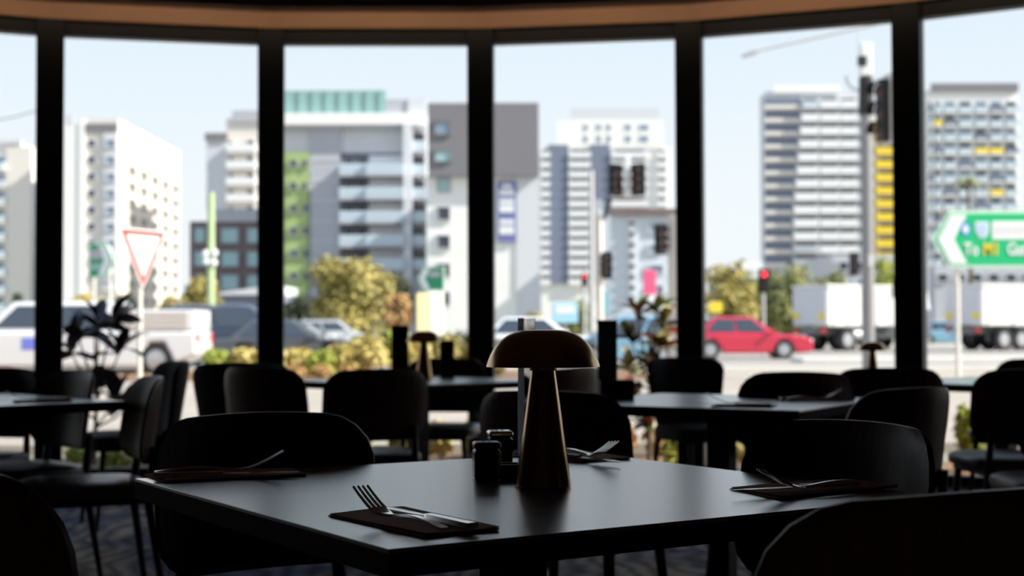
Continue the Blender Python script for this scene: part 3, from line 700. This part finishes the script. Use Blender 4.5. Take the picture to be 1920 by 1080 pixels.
def leafy_plant(px, Y, top, label, mats, branches, seed, LL=.19, LW=.085, per=7):
    rnd = random.Random(seed); x = gx(px, Y); zt = at(px, top, Y).z
    t = tag(empty('leafy_plant', (x, Y, -.02)), label, 'plant'); h = zt+.02
    MB().tube([(0, 0, 0), (.015, 0, h*.45), (0, 0, h*.85)], [.02, .014, .008], 8).build('stem', M_bark, t, True)
    for (z0, dx, z1) in branches:
        p0 = Vector((.01, 0, h*z0)); p1 = Vector((dx, rnd.uniform(-.12, .12), h*z1))
        MB().tube([p0, (p0+p1)/2+Vector((0, 0, -.02)), p1], [.010, .008, .005], 6).build('branch', M_bark, t, True)
        for k in range(per):
            m = rnd.choice(mats); key = ('leaf', m.name, LL)
            o = inst(key, lambda: big_leaf(LL, LW).mesh('leaf', m, True), 'leaf', p1+(p0-p1)*rnd.random()*.18, (rnd.uniform(.75, 1.15),)*3, t)
            o.rotation_euler = (rnd.uniform(-.8, .8), rnd.uniform(-1.35, .1), rnd.random()*6.28)
    return t
leafy_plant(178, 11.0, 592, 'dark plum-leaved plant standing outside beside the wide mullion', [L_plum], [(.5, -.16, .93), (.55, .02, .98), (.5, .17, 1.0), (.4, -.22, .80), (.42, .20, .80), (.3, -.16, .45), (.25, .18, .48), (.3, .05, .55), (.25, .30, .40)], 5, .23, .12, 9)
L_g1 = mat('glossy green leaf', (.14, .20, .06), .18, spec=.7); L_r1 = mat('glossy red leaf', (.26, .07, .03), .2, spec=.7); L_y1 = mat('glossy cream leaf', (.62, .55, .30), .22, spec=.7)
leafy_plant(1216, 11.0, 572, 'glossy red and cream leaved plant outside beside the padded chair', [L_g1, L_r1, L_y1, L_plum], [(.55, -.10, .97), (.55, .06, 1.0), (.5, .14, .92), (.5, -.14, .80), (.45, .10, .76), (.35, -.16, .60), (.35, .05, .62), (.25, -.12, .42), (.2, .08, .45), (.2, -.05, .25)], 9, .17, .08, 14)

# ------------------------------------------------------------------ vehicles
M_tyre = mat('tyre rubber', (.025, .025, .027), .85); M_hub = mat('alloy hub', (.62, .62, .64), .3, .8)
M_cglass = mat('car glass', (.05, .065, .085), .06, spec=.8); M_tail = mat('tail light red', (.65, .03, .03), .3); M_head = mat('headlight lens', (.85, .85, .82), .15)
def paint(name, c): return mat(name, c, .28, coat=.8, spec=.5)
def wheel(parent, x, y, r, wd):
    o = empty('wheel', (x, y, r)); o.parent = parent
    bpy.data.objects.remove(o)
    b = MB(); pts = [(r*.62, -wd/2), (r*.94, -wd/2), (r, -wd*.36), (r, wd*.36), (r*.94, wd/2), (r*.62, wd/2)]; n = 24; v = []; f = []
    for a, yy in pts:
        for j in range(n): v.append((a*math.cos(j*2*math.pi/n), yy, a*math.sin(j*2*math.pi/n)))
    for i in range(len(pts)):
        for j in range(n): k = (i+1) % len(pts); f.append((i*n+j, k*n+j, k*n+(j+1) % n, i*n+(j+1) % n))
    b.add(v, f); w_ = b.build('wheel', M_tyre, parent, True, loc=(x, y, r))
    h = MB(); s = 1 if y > 0 else -1
    v = [(0, s*wd*.42, 0)]+[(r*.63*math.cos(j*2*math.pi/n), s*wd*.36, r*.63*math.sin(j*2*math.pi/n)) for j in range(n)]+[(r*.63*math.cos(j*2*math.pi/n), -s*wd*.3, r*.63*math.sin(j*2*math.pi/n)) for j in range(n)]
    h.add(v, [(0, 1+j, 1+(j+1) % n) for j in range(n)]+[(1+j, 1+n+j, 1+n+(j+1) % n, 1+(j+1) % n) for j in range(n)]); h.build('hub', M_hub, w_, False)
    return w_
def car(px, Y, deg, label, m, kind='sedan', L=4.5, W=1.78, ht=1.45, name='car', X=None):
    t = tag(empty(name, (gx(px, Y) if X is None else X, Y, -.06), R(deg)), label, 'car'); h = L/2; r = .33 if ht < 1.6 else .38; belt = ht*.60; gc = .2
    if kind == 'sedan': prof = [(-h, .45), (-h+.05, belt-.02), (-h+.75, belt+.03), (h-1.45, belt), (h-.50, belt*.93), (h-.06, belt*.80), (h, belt*.55), (h-.02, .26)]; gh = (-h+.45, h-1.25, -h+1.15, h-2.1)
    elif kind == 'ute': prof = [(-h, .5), (-h, belt), (h-1.35, belt), (h-.2, belt*.86), (h, belt*.65), (h, .42)]; gh = (-h+1.75, h-1.1, -h+1.95, h-1.9)
    else: prof = [(-h, .5), (-h+.03, belt), (h-1.25, belt), (h-.3, belt*.84), (h, belt*.65), (h, .42)]; gh = (-h+.05, h-1.1, -h+.35, h-1.9)
    low = [(h-.55, gc), (h-.62, r), (h-.85, r*2.05), (h-1.15, r*2.05), (h-1.4, r), (h-1.45, gc), (-h+1.4, gc), (-h+1.35, r), (-h+1.1, r*2.05), (-h+.75, r*2.05), (-h+.55, r), (-h+.5, gc+.05)]
    b = MB(); b.prism(prof+low, -W/2, W/2); body = b.build('body', m, t, True); mo = body.modifiers.new('b', 'BEVEL'); mo.width = .07; mo.segments = 3; mo.limit_method = 'ANGLE'; mo.angle_limit = R(50)
    x0, x1, x2, x3 = gh; w0, w1 = W/2-.06, W/2-.24; z0, z1 = belt-.02, ht
    P = {(i, j, k): Vector(((x1 if k == 0 else x3) if i else (x0 if k == 0 else x2), (w0 if k == 0 else w1)*(1 if j else -1), z1 if k else z0)) for i in (0, 1) for j in (0, 1) for k in (0, 1)}
    g = MB(); g.add([P[0,0,0], P[1,0,0], P[1,1,0], P[0,1,0], P[0,0,1], P[1,0,1], P[1,1,1], P[0,1,1]], [(0,3,2,1),(4,5,6,7),(0,1,5,4),(1,2,6,5),(2,3,7,6),(3,0,4,7)])
    ca = g.build('cabin', m, t, True); mo = ca.modifiers.new('b', 'BEVEL'); mo.width = .06; mo.segments = 2
    def pane(nm, a, b_, c, d, u0, u1, v0, v1, mm=M_cglass):
        f = lambda u, v: (a*(1-u)+b_*u)*(1-v)+(d*(1-u)+c*u)*v
        q = [f(u0, v0), f(u1, v0), f(u1, v1), f(u0, v1)]; n = (q[1]-q[0]).cross(q[3]-q[0]).normalized(); cen = sum(q, Vector())/4
        if n.dot(cen-Vector(((x0+x1)/2, 0, (z0+z1)/2))) < 0: n = -n
        MB().add([p+n*.006 for p in q]+[p+n*.022 for p in q], [(0,1,2,3),(7,6,5,4),(0,1,5,4),(1,2,6,5),(2,3,7,6),(3,0,4,7)]).build(nm, mm, t)
    for j in (0, 1):
        pane('side_window', P[0,j,0], P[1,j,0], P[1,j,1], P[0,j,1], .10, .49, .14, .86); pane('side_window', P[0,j,0], P[1,j,0], P[1,j,1], P[0,j,1], .53, .91, .14, .86)
    pane('windscreen', P[1,0,0], P[1,1,0], P[1,1,1], P[1,0,1], .07, .93, .08, .9); pane('rear_window', P[0,0,0], P[0,1,0], P[0,1,1], P[0,0,1], .08, .92, .15, .88)
    for s in (-1, 1):
        wheel(t, h-1.0, s*(W/2-.11), r, .21); wheel(t, -h+.95, s*(W/2-.11), r, .21)
        MB().box(h-.22, h+.012, s*(W/2-.30)-.16, s*(W/2-.30)+.16, belt*.66, belt*.80).build('headlight', M_head, t, bevel=.02)
        MB().box(-h-.012, -h+.14, s*(W/2-.16)-.13, s*(W/2-.16)+.13, belt*.74, belt*.95).build('tail_light', M_tail, t, bevel=.02)
        MB().box(x1-.25, x1-.1, s*(W/2+.07)-.08, s*(W/2+.07)+.08, belt+.02, belt+.15).build('wing_mirror', m, t, bevel=.02)
    if kind == 'suv':
        for s in (-1, 1): MB().tube([(x2+.1, s*(w1-.06), ht+.005), (x2+.2, s*(w1-.06), ht+.06), (x3-.2, s*(w1-.06), ht+.06), (x3-.1, s*(w1-.06), ht+.005)], .02, 6).build('roof_rail', M_hub, t)
    return t
P_white = paint('white car paint', (.80, .80, .80)); P_red = paint('red car paint', (.62, .02, .06)); P_navy = paint('navy car paint', (.045, .055, .09)); P_grey = paint('dark grey car paint', (.09, .09, .10)); P_blue = paint('light blue car paint', (.22, .42, .55)); P_silver = paint('silver car paint', (.55, .56, .58))
# ute with canopy
u = car(120, 34.5, 180, 'white ute with box canopy on its tray behind the dark plum plant', P_white, 'ute', 6.3, 1.9, 1.75, 'ute', X=gx(140, 34.5))
MB().box(-3.1, -1.30, -.93, .93, 1.06, 1.55).build('canopy', P_white, u, bevel=.03)
M_can = mat('canopy side panel', (.66, .60, .55), .6)
for k in range(4): MB().box(-2.95, -1.4, -.955, -.931, 1.10+k*.105, 1.185+k*.105).build('canopy_panel', M_can, u); MB().box(-2.95, -1.4, .931, .955, 1.10+k*.105, 1.185+k*.105).build('canopy_panel', M_can, u)
MB().box(.55, .95, .952, .958, .62, .90).build('door_badge', mat('blue badge', (.20, .24, .75), .5), u)
car(445, 44, 2, 'dark navy four-wheel drive with silver roof rails beside the ute', P_navy, 'suv', 4.8, 1.88, 1.78)
car(578, 42, 0, 'dark grey sedan behind the golden verge shrubs', P_grey, 'sedan', 4.4, 1.78, 1.36, X=gx(548, 42))
car(590, 49, 0, 'white sedan with long bright bonnet past the dark grey sedan', P_white, 'sedan', 4.6, 1.8, 1.25, X=gx(570, 49))
car(628, 80, 0, 'distant silver wagon below the round olive tree', P_silver, 'suv', 4.5, 1.8, 1.55)
car(1010, 47, 0, 'white sedan passing behind the large brass lamp', P_white, 'sedan', 4.6, 1.8, 1.45)
car(1165, 40, 180, 'light blue hatchback behind the glossy red-leaved plant', P_blue, 'suv', 3.9, 1.7, 1.42)
car(1395, 50, 0, 'bright red sedan crossing the intersection', P_red, 'sedan', 4.5, 1.8, 1.47)
car(1770, 84, 0, 'small blue-grey car beyond the sign post and white trailer', P_blue, 'sedan', 4.3, 1.75, 1.45)
M_bin = mat('white tipper bin', (.80, .78, .74), .5); M_chas = mat('truck chassis grey', (.16, .16, .17), .6); M_tank = mat('brushed tank', (.42, .43, .45), .45, .3)
def tipper(px, Y, deg, label, L, name, cab, nw):
    t = tag(empty(name, (gx(px, Y), Y, -.06), R(deg)), label, 'truck' if cab else 'trailer'); W = 2.45
    MB().box(0, L, -.45, .45, .75, 1.10).build('chassis', M_chas, t, bevel=.03)
    b = MB(); b.box(.25, L, -W/2, W/2, 1.15, 2.95); b.build('bin', M_bin, t, bevel=.04)
    for k in range(5):
        for s in (-1, 1): x = .6+(L-.9)*k/4; MB().box(x-.06, x+.06, s*(W/2+.03)-.04, s*(W/2+.03)+.04, 1.15, 2.9).build('rib', M_bin, t)
    MB().box(.2, L+.05, -W/2-.06, W/2+.06, 2.95, 3.06).build('top_rail', M_bin, t, bevel=.02)
    MB().box(.17, .245, -W/2+.05, W/2-.05, 1.2, 2.9).build('tailgate', W_grey, t, bevel=.02)  # grey colour paints the shade on the white bin's end face
    for s in (-1, 1): MB().box(.12, .2, s*.95-.14, s*.95+.14, .85, 1.02).build('tail_light', M_tail, t); MB().box(.10, .16, s*.9-.2, s*.9+.2, 1.5, 1.75).build('marker_plate', W_yel, t)
    for x in nw:
        for s in (-1, 1): wheel(t, x, s*(W/2-.2), .52, .36)
    MB().tube([(L*.42, -W/2+.3, .72), (L*.62, -W/2+.3, .72)], .30, 16).build('fuel_tank', M_tank, t, True)
    if cab:
        pr = [(L+.3, .55), (L+2.2, .55), (L+2.3, 1.5), (L+2.0, 2.85), (L+.3, 2.95)]; MB().prism(pr, -1.2, 1.2).build('cab', P_white, t, bevel=.08)
        MB().box(L+.9, L+1.75, -1.225, -1.2, 1.65, 2.5).build('side_window', M_cglass, t); MB().box(L+.9, L+1.75, 1.2, 1.225, 1.65, 2.5).build('side_window', M_cglass, t)
        MB().box(L+1.0, L+2.2, -.3, .3, .7, 1.0).build('bumper_beam', M_chas, t)
        for s in (-1, 1): wheel(t, L+1.2, s*1.02, .52, .34)
    return t
tipper(1512, 66, 28, 'white tipper truck with shaded tailgate behind the red car', 4.4, 'tipper_truck', True, (1.5, 2.75))
tipper(1800, 66, 24, 'white tipper trailer with paired wheels behind the green road sign', 7.0, 'tipper_trailer', False, (1.6, 2.65, 5.6))

# ------------------------------------------------------------------ poles, signs, signals
M_galv = mat('galvanised steel', (.55, .54, .53), .5, .2); M_cpole = mat('cream painted pole', (.74, .69, .62), .6); M_gpole = mat('pale green pole', (.45, .56, .30), .7); M_black = mat('signal black', (.018, .017, .018), .5)
M_sgreen = mat('road sign green', (.012, .30, .13), .4); M_sgreen2 = mat('bright road sign green', (.01, .50, .19), .4); M_swhite = mat('sign white', (.85, .86, .84), .4); M_sred = mat('sign red', (.75, .05, .05), .4); M_sgrey = mat('sign back aluminium', (.45, .46, .47), .5)
M_syel = mat('sign yellow', (.95, .68, .03), .4); M_sblue = mat('sign blue', (.05, .25, .75), .4)
def flat(poly, d0, d1, M=None):
    return MB().prism(poly, d0, d1, 0, M)
# give way sign
Yg = 15.0; g = tag(empty('give_way_sign', (gx(267, Yg), Yg, -.03), R(65)), 'red and white triangular give way sign on a thin pole', 'sign')
zt = at(267, 430, Yg).z+.03; zb = at(267, 541, Yg).z+.03; hh = zt-zb; hw = hh*.577*1.05
MB().tube([(0, .035, 0), (0, .035, zt-.05)], .028, 12).build('post', M_cpole, g, True)
def tri(k, z_): c = zb+hh*.64; return [(-hw*k, c+(zt-c)*k), (0, c+(zb-c)*k), (hw*k, c+(zt-c)*k)]
flat(tri(1, 0), -.004, .004).build('back_plate', M_swhite, g); flat(tri(.93, 0), -.007, -.0045).build('red_border', M_sred, g); flat(tri(.70, 0), -.010, -.0075).build('white_face', M_swhite, g)
# arrow sign, left
def arrow_sign(px0, px1, py0, py1, Y, deg, direction, label, posts, green, name='road_sign'):
    c = at((px0+px1)/2, (py0+py1)/2, Y); wd = (px1-px0)*Y/F/math.cos(R(deg)); ht = (py1-py0)*Y/F
    g = tag(empty(name, (c.x, Y, -.03), R(deg)), label, 'sign'); zc = c.z+.03; hw, hh = wd/2, ht/2; s = direction; tip = hh*.62
    def penta(k, i=0): return [(-s*hw+s*i, zc-hh*k), (s*(hw-tip)-s*i*.2, zc-hh*k), (s*hw-s*i, zc), (s*(hw-tip)-s*i*.2, zc+hh*k), (-s*hw+s*i, zc+hh*k)]
    flat(penta(1), -.02, .02).build('border', mat('pale sign border', (.62, .85, .66), .4), g); flat(penta(.90, .05*ht), -.026, -.0205).build('face', green, g)
    ch = [(s*(hw-tip-.30*ht), zc-hh*.86), (s*(hw-tip-.02*ht), zc-hh*.86), (s*(hw-.10*ht), zc), (s*(hw-tip-.02*ht), zc+hh*.86), (s*(hw-tip-.30*ht), zc+hh*.86), (s*(hw-.38*ht), zc)]
    v = [(x, -.032, z) for x, z in ch]+[(x, -.0265, z) for x, z in ch]; MB().add(v, [(0,1,2,5),(5,2,3,4),(6,11,8,7),(11,10,9,8)]+[(i, i+6, (i+1) % 6+6, (i+1) % 6) for i in range(6)]).build('chevron', M_swhite, g)
    for x in posts: MB().tube([(x*hw, .06, 0), (x*hw, .06, zc+hh*.8)], .045, 10).build('post', M_cpole, g, True)
    return g, zc, hw, hh
g, zc, hw, hh = arrow_sign(162, 219, 455, 521, 41, -30, 1, 'green arrow road sign with two pale panels, behind the give way sign', (-.72, .55), M_sgreen)
MB().box(-hw*.86, hw*.08, -.034, -.0265, zc+hh*.08, zc+hh*.62).build('panel', M_sgrey, g); MB().box(-hw*.86, hw*.02, -.034, -.0265, zc-hh*.55, zc-hh*.18).build('panel', mat('pale green lettering band', (.30, .50, .42), .5), g)
g, zc, hw, hh = arrow_sign(782, 834, 500, 545, 40, -25, -1, 'small green arrow road sign above the cream pylon boards', (.2,), M_sgreen)
MB().box(-hw*.1, hw*.75, -.034, -.0265, zc+hh*.12, zc+hh*.62).build('panel', M_sgrey, g)
# cream pylon boards under it
Yb = 38; cc = at(805, 580, Yb); g = tag(empty('pylon_sign', (cc.x, Yb, -.03), R(20)), 'tall cream and yellow pylon board below the small green sign', 'sign')
zt = at(805, 546, Yb).z
MB().box(-.02, .40, -.08, .08, 0, zt).build('white_board', mat('cream board', (.85, .82, .68), .5), g, bevel=.02); MB().box(-.36, -.025, -.06, .06, 0, zt-.02).build('yellow_board', mat('pale yellow board', (.78, .66, .34), .5), g, bevel=.02)
# big green sign on the right
Ys = 27.0
g, zc, hw, hh = arrow_sign(1747, 1990, 395, 502, Ys, 0, -1, 'large green road sign with white chevron and motorway lettering', (-.60, .62), M_sgreen2, 'motorway_sign')
def sx(px): return at(px, 450, Ys).x-g.location.x
def sz(py): return at(1850, py, Ys).z+.03
MB().box(sx(1859), sx(1978), -.034, -.0265, sz(449), sz(415)).build('name_panel', M_swhite, g, bevel=.01)
for k in range(9): MB().box(sx(1866+11*k), sx(1872+11*k), -.037, -.0342, sz(440), sz(424)).build('faint_lettering', mat('faded grey lettering', (.70, .66, .66), .5), g)
def hexa(cx, cz, r): return [(cx+r*math.cos(R(a)), cz+r*math.sin(R(a))) for a in range(0, 360, 60)]
o = flat([(sx(1800), sz(430)), (sx(1804), sz(441)), (sx(1815), sz(441)), (sx(1819), sz(430)), (sx(1815), sz(417)), (sx(1804), sz(417))], -.034, -.0265).build('blue_emblem', M_sblue, g)
flat([(sx(1803), sz(430)), (sx(1810), sz(440)), (sx(1816), sz(430)), (sx(1810), sz(419))], -.038, -.0342).build('diamond', M_swhite, g)
flat([(sx(1828), sz(432)), (sx(1833), sz(443)), (sx(1841), sz(447)), (sx(1849), sz(443)), (sx(1853), sz(432)), (sx(1853), sz(416)), (sx(1828), sz(416))], -.034, -.0265).build('shield', M_swhite, g)
flat([(sx(1831), sz(432)), (sx(1835), sz(441)), (sx(1841), sz(444)), (sx(1847), sz(441)), (sx(1850), sz(432)), (sx(1850), sz(419)), (sx(1831), sz(419))], -.038, -.0342).build('shield_face', mat('pale blue shield', (.50, .60, .90), .5), g)
for tx, px, m in (('To', 1806, M_swhite), ('M1', 1842, M_syel), ('Gateway', 1887, M_swhite)):
    o = bpy.data.objects.new('lettering', text_mesh(tx, .33, m)); C.objects.link(o); o.parent = g; o.rotation_euler = (R(90), 0, 0); o.location = (sx(px), -.034, sz(478)); o.scale = (.74, 1, 1)
# pale green power pole
Yq = 52; x = gx(395, Yq); zt = at(395, 355, Yq).z; t = tag(empty('power_pole', (x, Yq, -.125)), 'pale green pole with round fittings beside the brick block', 'pole')
MB().tube([(0, 0, 0), (0, 0, zt)], [.16, .12], 14).build('shaft', M_gpole, t, True)
for dx, py in ((-.16, 470), (.15, 468), (-.14, 484), (.13, 486)): MB().lathe([(0, -.14), (.12, -.10), (.14, 0), (.12, .10), (0, .14)], 14, c=(dx, -.17, at(395, py, Yq).z)).build('fitting', M_swhite, t, True)
# tall grey pole with camera box, bracket and light arm
Yr = 29; x = gx(1628, Yr); g = tag(empty('street_pole', (x, Yr, -.03)), 'tall grey street pole with white top box and bracket', 'pole'); zr = lambda py: at(1628, py, Yr).z+.03
MB().tube([(0, 0, 0), (0, 0, zr(150))], [.13, .115], 16).build('shaft', mat('weathered grey pole', (.27, .26, .26), .6), g, True)
MB().tube([(0, 0, zr(215)), (0, 0, zr(146))], [.15, .14], 16).build('dark_sleeve', M_black, g, True)
MB().box(-.12, .12, -.12, .12, zr(143), zr(82)).build('top_box', M_swhite, g, bevel=.02)
MB().box(-.20, -.02, -.22, -.10, zr(126), zr(108)).build('camera', M_black, g, bevel=.02); MB().tube([(-.13, 0, zr(82)), (-.15, 0, zr(20))], .014, 6).build('antenna', M_galv, g)
MB().tube([(-.12, 0, zr(170)), (-.28, 0, zr(166)), (-.38, 0, zr(155)), (-.40, 0, zr(142))], .025, 8).build('bracket', M_galv, g, True)
MB().tube([(.0, -.14, zr(500)), (-.0, -.14, zr(478))], .05, 8).build('junction', M_galv, g)
# street light arm reaching in from a column behind the mullion
Yl = 33; x = gx(1712, Yl); t = tag(empty('street_light', (x, Yl, -.125)), 'street light with a long thin arm above the tall grey pole', 'street light'); zl = lambda py: at(1712, py, Yl).z+.125
MB().tube([(0, 0, 0), (0, 0, zl(60)), (0, 0, zl(38))], [.10, .06, .05], 12).build('column', M_galv, t, True)
ex = gx(1425, Yl)-x; MB().tube([(0, 0, zl(38)), (-.6, 0, zl(42)), (ex, 0, zl(94))], [.045, .035, .03], 8).build('arm', M_galv, t, True)
MB().tube([(ex+.05, 0, zl(93)), (ex-.12, 0, zl(97)), (gx(1395, Yl)-x, 0, zl(105))], [.035, .07, .04], 8).build('lantern', M_sgrey, t, True)
# traffic signals
M_r = mat('red signal lit', (1., .03, .05), .3, emit=2.2); M_off = mat('signal lens off', (.10, .03, .02), .3)
def head(parent, x, y, zc, h, wd, deg=0, lit=None, back=True):
    o = MB().box(-wd/2, wd/2, -.05, .12, -h/2, h/2).build('signal_head', M_black, parent, loc=(x, y, zc)); o.rotation_euler = (0, 0, R(deg))
    if back: MB().box(-wd*.85, wd*.85, .02, .04, -h*.58, h*.58).build('target_board', M_black, o, bevel=.01)
    for k in range(3):
        zz = h*(.32-.32*k); r = h*.12
        l = MB(); n = 14; l.add([(0, -.075, zz)]+[(r*math.cos(j*2*math.pi/n), -.06, zz+r*math.sin(j*2*math.pi/n)) for j in range(n)], [(0, 1+j, 1+(j+1) % n) for j in range(n)]); l.build('lens', M_r if lit == k else M_off, o)
        vz = MB(); v = []; n = 10
        for yy in (-.06, -.06-r*1.2):
            for j in range(n+1): a = R(-20+220*j/n); v.append((r*1.15*math.cos(a), yy, zz+r*1.15*math.sin(a)))
        vz.add(v, [(j, j+1, n+2+j, n+1+j) for j in range(n)]); vz.build('visor', M_black, o)
    return o
def signal(px, Y, ptop, label, heads, r=.07, m=None, name='traffic_light', extra=None):
    t = tag(empty(name, (gx(px, Y), Y, -.06)), label, 'traffic light'); z = lambda py: at(px, py, Y).z+.06
    MB().tube([(0, 0, 0), (0, 0, z(ptop))], r, 12).build('post', m or M_cpole, t, True)
    for hx, y0, y1, dg, lit in heads: head(t, gx(hx, Y)-t.location.x, -.16, (z(y0)+z(y1))/2, z(y0)-z(y1), (z(y0)-z(y1))*.34, dg, lit)
    if extra: extra(t, z)
    return t
def mast(t, z):
    x1 = gx(1178, 34)-t.location.x
    MB().tube([(0, 0, z(425)), (gx(1148, 34)-t.location.x, 0, z(372)), (x1, 0, z(362))], [.06, .05, .045], 8).build('mast_arm', M_cpole, t, True)
    MB().box(x1-.07, x1+.07, -.05, .05, z(370), z(292)).build('hanger', M_swhite, t, bevel=.02)
    MB().lathe([(0, 0), (.10, 0), (.10, .35), (.06, .40), (0, .40)], 12, c=(0, 0, z(405))).build('cap', M_swhite, t, True)
signal(1125, 34, 392, 'cream signal post with mast arm carrying two traffic light heads', [(1156, 312, 364, 25, None), (1196, 312, 364, -35, None), (1136, 476, 520, -40, None)], .085, None, 'traffic_light', mast)
signal(1262, 30, 402, 'beige signal post with one dark head beside the pink banner', [(1240, 424, 474, 30, None)], .10, mat('beige post', (.62, .55, .48), .6))
signal(1432, 54, 506, 'traffic light showing red above the red car', [(1432, 508, 546, 0, 0)], .06, M_galv, 'traffic_light', lambda t, z: MB().box(-.80, -.02, -.03, .03, z(504), z(491)).build('street_name_plate', M_swhite, t))
signal(1602, 70, 476, 'distant dark traffic light behind the tipper truck', [(1602, 476, 514, 20, None)], .08, M_galv)
signal(1683, 60, 520, 'distant traffic light showing red beside the mullion', [(1682, 522, 556, 0, 0)], .07, M_galv)
signal(1096, 60, 506, 'small pedestrian signal with an orange glow beside the grey lamp post', [(1096, 515, 535, 0, 0)], .06, M_galv)
# near signal head seen from its back beside the tall pole
Yn = 25; t = tag(empty('traffic_light', (gx(1683, Yn), Yn, -.03)), 'traffic light seen edge-on with pale target board beside the tall pole', 'traffic light'); zn = lambda py: at(1683, py, Yn).z+.03
MB().tube([(.18, .1, 0), (.18, .1, zn(150))], .08, 12).build('post', M_galv, t, True)
o = head(t, -.24, 0, (zn(146)+zn(268))/2, zn(146)-zn(262), .20, -68, None, False)
o = MB().box(-.02, .02, -.30, .30, zn(272), zn(138)).build('target_board', M_cpole, t, bevel=.015, loc=(-.10, -.05, 0)); o.rotation_euler = (0, 0, R(10))
# grey lamp post
Yv = 45; t = tag(empty('lamp_post', (gx(1110, Yv), Yv, -.06)), 'slim grey lamp post beside the cream signal post', 'pole'); zt = at(1110, 320, Yv).z
MB().tube([(0, 0, 0), (0, 0, zt*.5), (0, 0, zt+.06)], [.11, .09, .075], 12).build('shaft', M_galv, t, True); MB().lathe([(0, 0), (.17, 0), (.17, .03), (.10, .25), (0, .25)], 12).build('base', M_galv, t, True)
# small signs
def board(px0, px1, py0, py1, Y, m, label, name, pm=M_galv):
    c = at((px0+px1)/2, (py0+py1)/2, Y); t = tag(empty(name, (c.x, Y, -.06)), label, 'sign'); hw = (px1-px0)/2*Y/F; hh = (py1-py0)/2*Y/F
    MB().tube([(0, .06, 0), (0, .06, c.z)], .04, 8).build('post', pm, t, True); MB().box(-hw, hw, -.03, .02, c.z+.06-hh, c.z+.06+hh).build('panel', m, t, bevel=.03); return t, hw, hh, c.z+.06
t, hw, hh, z = board(1035, 1083, 567, 606, 56, mat('pale blue sign', (.42, .72, .85), .4), 'pale blue square sign behind the large brass lamp', 'street_sign')
MB().box(-hw*.75, hw*.75, -.04, -.031, z-hh*.1, z+hh*.7).build('white_patch', M_swhite, t)
t, hw, hh, z = board(1206, 1230, 506, 570, 60, mat('pink banner', (.85, .12, .25), .6), 'pink vertical banner in front of the white low block', 'banner_sign')
MB().box(-hw*.9, hw*.9, -.04, -.031, z-hh*.95, z-hh*.45).build('white_band', M_swhite, t)
board(1329, 1354, 566, 586, 62, W_yel, 'small yellow sign behind the red car', 'street_sign')
board(1133, 1141, 545, 590, 50, mat('teal strip sign', (.20, .50, .58), .5), 'narrow teal sign strip beside the cream signal post', 'street_sign')
# overhead wire at far left
o = MB().tube([(gx(-200, 60), 60, at(-200, 262, 60).z), (gx(30, 60), 60, at(30, 218, 60).z), (gx(395, 52), 52, at(395, 358, 52).z-.0)][:2]+[(gx(92, 60), 60, at(92, 200, 60).z)], .02, 6).build('overhead_wire', M_black); tag(o, 'thin dark overhead wire above the edge apartment block', 'wire')
